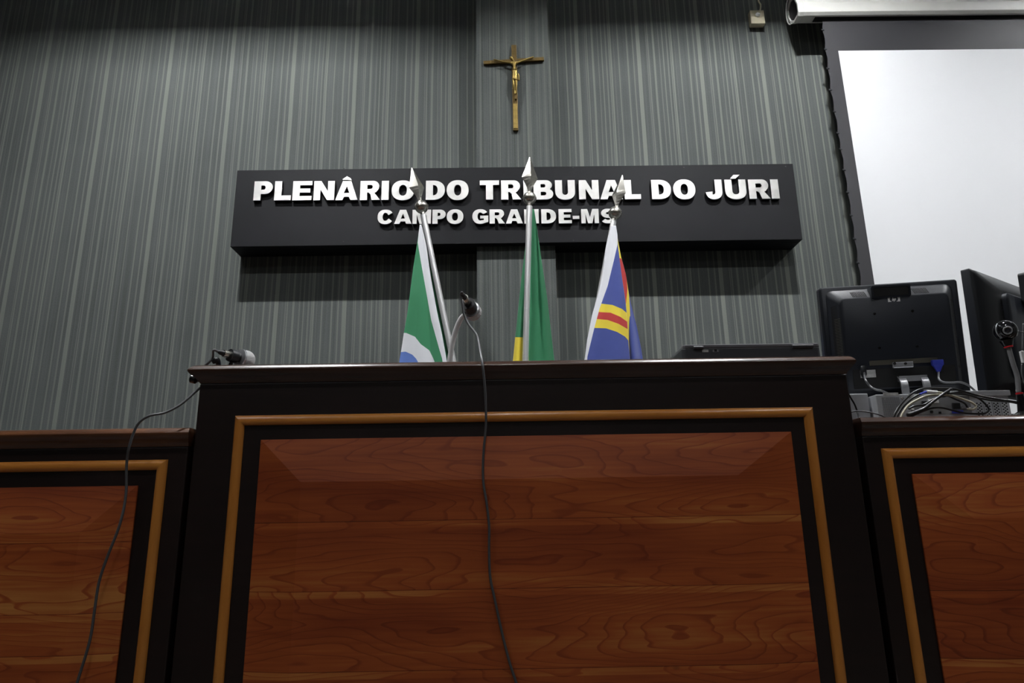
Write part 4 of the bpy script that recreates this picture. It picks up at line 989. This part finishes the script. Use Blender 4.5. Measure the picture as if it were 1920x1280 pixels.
# blue video plug and cords of the monitor
a = uvp(*ZM(915, 110)); b = uvp(*ZM(1045, 200)); bm = bmesh.new()
xm = (a[0]+b[0])/2; hw_ = (b[0]-a[0])/2
lp = []
for (y, k, c0, c1) in ((a[1], 1, .036, .050), (a[1]-.014, 1, .036, .050), (a[1]-.020, .72, .038, .049), (a[1]-.030, .45, .040, .048), (a[1]-.036, .28, .041, .047)):
    lp.append([mp(xm-hw_*k, y, c0), mp(xm+hw_*k, y, c0), mp(xm+hw_*k, y, c1), mp(xm-hw_*k, y, c1)])
rings(bm, lp); vg = thing('video_cable', 'black video cable with a blue plug in the back of the squarish monitor', 'cable', mp(xm, a[1], .04)+o); vo = Vector(vg.location); shift(bm, vo-o)
link('plug', bm, bluepl, vg, bevel=.002)
bm = bmesh.new(); P = [mp(xm, a[1]-.035, .044)+o, at(*ZM(1020, 285), 1.87), at(*ZM(1070, 318), 1.86), at(*ZM(1160, 322), 1.86), at(*ZM(1240, 318), 1.86), at(*ZM(1320, 345), 1.87), at(*ZM(1385, 395), 1.87), at(*ZM(1425, 445), 1.90), Vector((at(*ZM(1440, 470), 1.90).x, 1.93, pzt+.004))]
tube(bm, [p-vo for p in P], .0028, 8); link('cord', bm, cablegrey, vg, smooth=True)
bm = bmesh.new(); P = [onpanel(*ZM(215, 160), .036)+o, onpanel(*ZM(228, 215), .040)+o, at(*ZM(240, 290), 1.86), at(*ZM(290, 360), 1.85), at(*ZM(350, 395), 1.83), at(*ZM(420, 412), 1.80)]
P.append(Vector((P[-1].x+.05, 1.84, pzt+.005)))
pg = thing('power_cable', 'thin black power cord curling from the left underside of the squarish monitor', 'cable', P[0]); po = Vector(pg.location)
tube(bm, [p-po for p in P], .0028, 8); link('cord', bm, cablegrey, pg, smooth=True)
bm = bmesh.new(); lathe(bm, Vector(), -vv, [(-.004, .006), (.0, .0085), (.02, .0085), (.03, .004)], 12); link('plug', bm, blackplastic, pg, smooth=True, autosmooth=40)

# ------------------------------------------------------------------ second monitor, turned away
Y2 = 2.02
TL2 = at(1800.5, 506, Y2); BLz = at(1836, 742, Y2).z
yw = math.radians(33); H2 = TL2.z-BLz+.01; W2 = .50
m2 = thing('monitor', 'large black widescreen monitor turned sideways at the right edge, seen from behind', 'monitor', (TL2.x+.2, TL2.y+.15, dz)); o = Vector(m2.location)
uu = Vector((math.cos(yw), math.sin(yw), 0)); tl2, H2 = lean(TL2, uu, 1834.5, 738); print('M2', math.degrees(tl2), H2); vv = (Matrix.Rotation(tl2, 3, uu) @ Vector((0, 0, 1))).normalized()
ww = uu.cross(vv); ww = -ww if ww.y > 0 else ww
org = TL2-vv*H2+ww*.012
bm = bmesh.new(); rings(bm, [rr(0, W2, 0, H2, .006, -.012), rr(0, W2, 0, H2, .006, .010), rr(.002, W2-.002, .002, H2-.002, .006, .013)]); link('bezel', bm, shellplastic, m2, smooth=True, autosmooth=40)
bm = bmesh.new(); rings(bm, [rr(.014, W2-.014, .02, H2-.014, .002, -.0122), rr(.014, W2-.014, .02, H2-.014, .002, -.0128)]); link('display', bm, glossblack, m2)
bm = bmesh.new(); rings(bm, [rr(.003, W2-.003, .003, H2-.003, .006, .0131), rr(.010, W2-.010, .008, H2-.008, .012, .022), rr(.06, W2-.06, .03, H2-.045, .02, .040), rr(.095, W2-.095, .04, H2-.062, .02, .047)], mi=0); link('back_shell', bm, blackplastic, m2, smooth=True, autosmooth=45)
bm = bmesh.new(); rings(bm, [rr(.108, W2-.108, .05, H2-.072, .02, .0471), rr(.108, W2-.108, .05, H2-.072, .02, .060), rr(.114, W2-.114, .056, H2-.078, .018, .064)]); link('raised_hump', bm, shellplastic, m2, smooth=True, autosmooth=45)
bm = bmesh.new()
for k in range(46):
    y = H2-.095-.0048*k
    if y < .05: break
    pts = [(.0985, y), (.1065, y), (.1065, y+.0022), (.0985, y+.0022)]
    rings(bm, [[mp(a_, b_, .0465) for a_, b_ in pts], [mp(a_, b_, .0482) for a_, b_ in pts]])
link('edge_vents', bm, vent, m2)
bm = bmesh.new(); rings(bm, [rr(.205, .33, H2-.095, H2+.006, .01, .0645), rr(.205, .33, H2-.095, H2+.006, .01, .092)]); link('top_carrier', bm, blackplastic, m2, bevel=.003)
bm = bmesh.new(); c0 = mp(W2/2, 0, .055); box(bm, c0.x-.035, c0.x+.035, c0.y-.012, c0.y+.012, .014, mp(0, .14, .05).z); link('neck', bm, blackplastic, m2, bevel=.004)
bm = bmesh.new(); box(bm, c0.x-.12, c0.x+.12, c0.y-.04, c0.y+.15, .001, .014); link('foot', bm, blackplastic, m2, bevel=.004)

# ------------------------------------------------------------------ webcam on a gooseneck
WYc = BY+.03
c = at(1885, 620, WYc); bp_ = at(1916, 779, WYc)
wc = thing('webcam', 'glossy black ball webcam with red rings on a grey gooseneck at the right edge', 'webcam', (bp_.x+.004, WYc, ztr)); o = Vector(wc.location)
bm = bmesh.new(); lathe(bm, c-o, Vector((-.48, -1, -.22)), [(.0275*math.sin(math.radians(a)), .0275*math.cos(math.radians(a))) for a in range(-88, 60, 8)]+[(.0248, .0140), (.0235, .013)], 32); link('head', bm, glossblack, wc, smooth=True, autosmooth=60)
dl = Vector((-.48, -1, -.22)).normalized()
bm = bmesh.new(); lathe(bm, c-o+dl*.0225, dl, [(0, .0105), (.004, .0113), (.0065, .010), (.0062, .0078), (.003, .0085)], 24); link('lens_ring', bm, silver, wc, smooth=True, autosmooth=40)
bm = bmesh.new(); lathe(bm, c-o+dl*.0235, dl, [(0, .0070), (.003, .0065), (.0045, .003)], 20); link('lens', bm, lens, wc, smooth=True)
bm = bmesh.new()
for s_ in (-1, 1):
    tube(bm, [c-o+Vector((s_*.0279*math.cos(a), -.005, .0275*math.sin(a))) for a in [math.radians(q) for q in (40, 15, -10, -35)]], .0016, 8)
link('side_trim', bm, silver, wc, smooth=True)
nb = at(1890, 647, WYc)
bm = bmesh.new(); lathe(bm, nb-o+Vector((-.002, 0, .013)), Vector((.1, 0, -1)), [(0, .016), (.010, .0125), (.016, .0105)], 18); link('throat', bm, glossblack, wc, smooth=True, autosmooth=40)
bm = bmesh.new(); lathe(bm, nb-o+Vector((0, 0, -.002)), Vector((.1, 0, -1)), [(0, .0105), (.004, .0105)], 18); link('ring', bm, redring, wc)
bm = bmesh.new(); tube(bm, [nb-o+Vector((0, 0, -.004)), at(1899, 680, WYc)-o, at(1907, 705, WYc)-o, at(1910, 738, WYc)-o], .0058, 14); link('gooseneck', bm, mat('grey ribbed rubber', (.17, .17, .175), .4, bump=.08, bscale=300), wc, smooth=True)
q = at(1911, 736, WYc)-o
bm = bmesh.new(); lathe(bm, q, Vector((.04, 0, -1)), [(0, .0085), (.004, .0085)], 18); link('ring', bm, redring, wc)
bm = bmesh.new(); lathe(bm, (q.x+.001, 0, .012), (0, 0, 1), [(0, .013), (.012, .0115), (q.z-.018, .008)], 20); link('stem', bm, glossblack, wc, smooth=True, autosmooth=40)
bm = bmesh.new(); lathe(bm, (q.x+.001, 0, .0004), (0, 0, 1), [(0, .030), (.003, .030), (.008, .022), (.013, .014)], 28); link('base', bm, chrome, wc, smooth=True, autosmooth=40)
bm = bmesh.new(); tube(bm, [c-o+Vector((.026, .006, .006)), c-o+Vector((.05, .02, .004)), c-o+Vector((.075, .03, .001)), c-o+Vector((.12, .05, -.01))], .0016, 8); link('lead', bm, cablegrey, wc, smooth=True)
# cord with a pale connector hanging beside it
k0 = at(1919, 640, WYc+.06); kc = thing('connector_cord', 'white connector on a thin cord hanging beside the webcam', 'cable', k0); o = k0
bm = bmesh.new(); tube(bm, [Vector((.01, 0, .05)), Vector((.002, 0, .02)), at(1917, 657, WYc+.06)-o], .002, 8); tube(bm, [at(1916, 682, WYc+.06)-o, at(1916, 700, WYc+.06)-o, at(1920, 716, WYc+.06)-o, at(1926, 740, WYc+.06)-o, Vector((at(1930, 760, WYc+.06).x-o.x, 0, ztr-.21-o.z))], .002, 8); link('cord', bm, cablegrey, kc, smooth=True)
bm = bmesh.new(); p = at(1917, 669, WYc+.06)-o; box(bm, p.x-.004, p.x+.006, -.004, .004, p.z-.016, p.z+.016); link('connector', bm, whitepl, kc, bevel=.001)

# ------------------------------------------------------------------ tangle of cables on the right bench
def cable(name, label, pts, r, m, Y, extra=None):
    P = []
    for i, q in enumerate(pts):
        yy = q[2] if len(q) > 2 else Y
        P.append(at(*ZC(q[0], q[1]), yy))
    bm = bmesh.new(); tube(bm, P, r, 10); o = tag(link(name, bm, m, smooth=True), label, 'cable'); return o
cY = BY+.035
cable('power_cable', 'outermost black cable arching high over the grey computer and off to the right', [(540, 690), (560, 640), (610, 560), (700, 465), (800, 402), (900, 380), (1050, 384), (1160, 388), (1250, 408), (1400, 452), (1600, 492), (1850, 530), (1960, 545)], .0030, cableblack, cY)
cable('signal_cable', 'second black arch just inside the outermost cable', [(575, 690), (590, 650), (650, 565), (750, 480), (860, 430), (960, 432), (1060, 470), (1140, 440), (1250, 425), (1420, 480), (1600, 512), (1800, 530), (1960, 575)], .0027, cableblack, cY+.012)
cable('network_cable', 'beige cable bent in an arch inside the black cables', [(615, 695), (640, 640), (700, 560), (800, 500), (900, 462), (1040, 450), (1150, 460), (1280, 500), (1370, 535), (1412, 575), (1380, 604), (1320, 600)], .0028, cablebeige, cY-.008)
cable('loop_cable', 'black cable looping low across the grey computer with ribbed strain relief', [(700, 690), (850, 625), (960, 590), (1060, 590), (1150, 612), (1280, 642), (1400, 652), (1500, 648), (1548, 612), (1520, 560), (1440, 490), (1330, 455), (1200, 440), (1110, 435)], .0024, cableblack, cY-.014)
cable('inner_cable', 'black cable curling in the middle of the tangle behind the beige one', [(700, 600), (760, 570), (860, 555), (960, 500), (1080, 455), (1200, 500), (1290, 540), (1330, 590), (1400, 590)], .0026, cableblack, cY+.020)
t = thing('extension_cable', 'thick black cord with moulded plug end slanting up across the tangle', 'cable', at(*ZC(680, 660), cY-.018)); o = Vector(t.location)
bm = bmesh.new(); P = [at(*ZC(x, y), cY-.022)-o for x, y in ((690, 668), (780, 635), (860, 600), (930, 545))]; tube(bm, P, lambda k: .0062-.002*k, 12); link('plug', bm, cableblack, t, smooth=True)
bm = bmesh.new(); P = [at(*ZC(x, y), Y_)-o for x, y, Y_ in ((925, 548, cY-.022), (1000, 490, cY-.020), (1070, 440, cY-.017), (1150, 388, cY-.010))]; tube(bm, P, .0036, 12); link('cord', bm, cableblack, t, smooth=True)
t = thing('plug_connector', 'white and blue cable connector caught at the top of the tangle', 'connector', at(*ZC(900, 420), cY-.012)); o = Vector(t.location)
bm = bmesh.new(); tube(bm, [at(*ZC(890, 416), cY-.013)-o, at(*ZC(1000, 422), cY-.013)-o], .0038, 8, sm=0); link('connector', bm, whitepl, t)
bm = bmesh.new(); tube(bm, [at(*ZC(820, 445), cY-.013)-o, at(*ZC(886, 420), cY-.013)-o], .0030, 8, sm=0); link('boot', bm, bluepl, t)
bm = bmesh.new(); tube(bm, [at(*ZC(1004, 424), cY-.013)-o, at(*ZC(1060, 432), cY-.013)-o, at(*ZC(1130, 448), cY-.004)-o], .0026, 8); link('cord', bm, cablebeige, t, smooth=True)
cable('hanging_cable', 'black cable dropping in the gap between middle and right bench', [(60, 440), (90, 490), (130, 560), (158, 640), (175, 700, BY+.03), (190, 780, BY+.02)], .0022, cableblack, BY+.06)
cable('thin_cable', 'thin grey cable crossing level in front of the hidden light grey box', [(90, 632, BY+.05), (150, 624), (230, 628), (310, 642), (390, 662), (450, 690)], .0020, cablegrey, BY+.05)

# ------------------------------------------------------------------ light and colour management
w = bpy.data.worlds.new('world'); SC.world = w; w.use_nodes = True
w.node_tree.nodes['Background'].inputs[0].default_value = (.5, .5, .5, 1); w.node_tree.nodes['Background'].inputs[1].default_value = .02
SC.view_settings.view_transform = 'Standard'; SC.view_settings.look = 'None'; SC.view_settings.gamma = 1
SC.view_settings.exposure = 2.06
SC.view_settings.use_curve_mapping = False
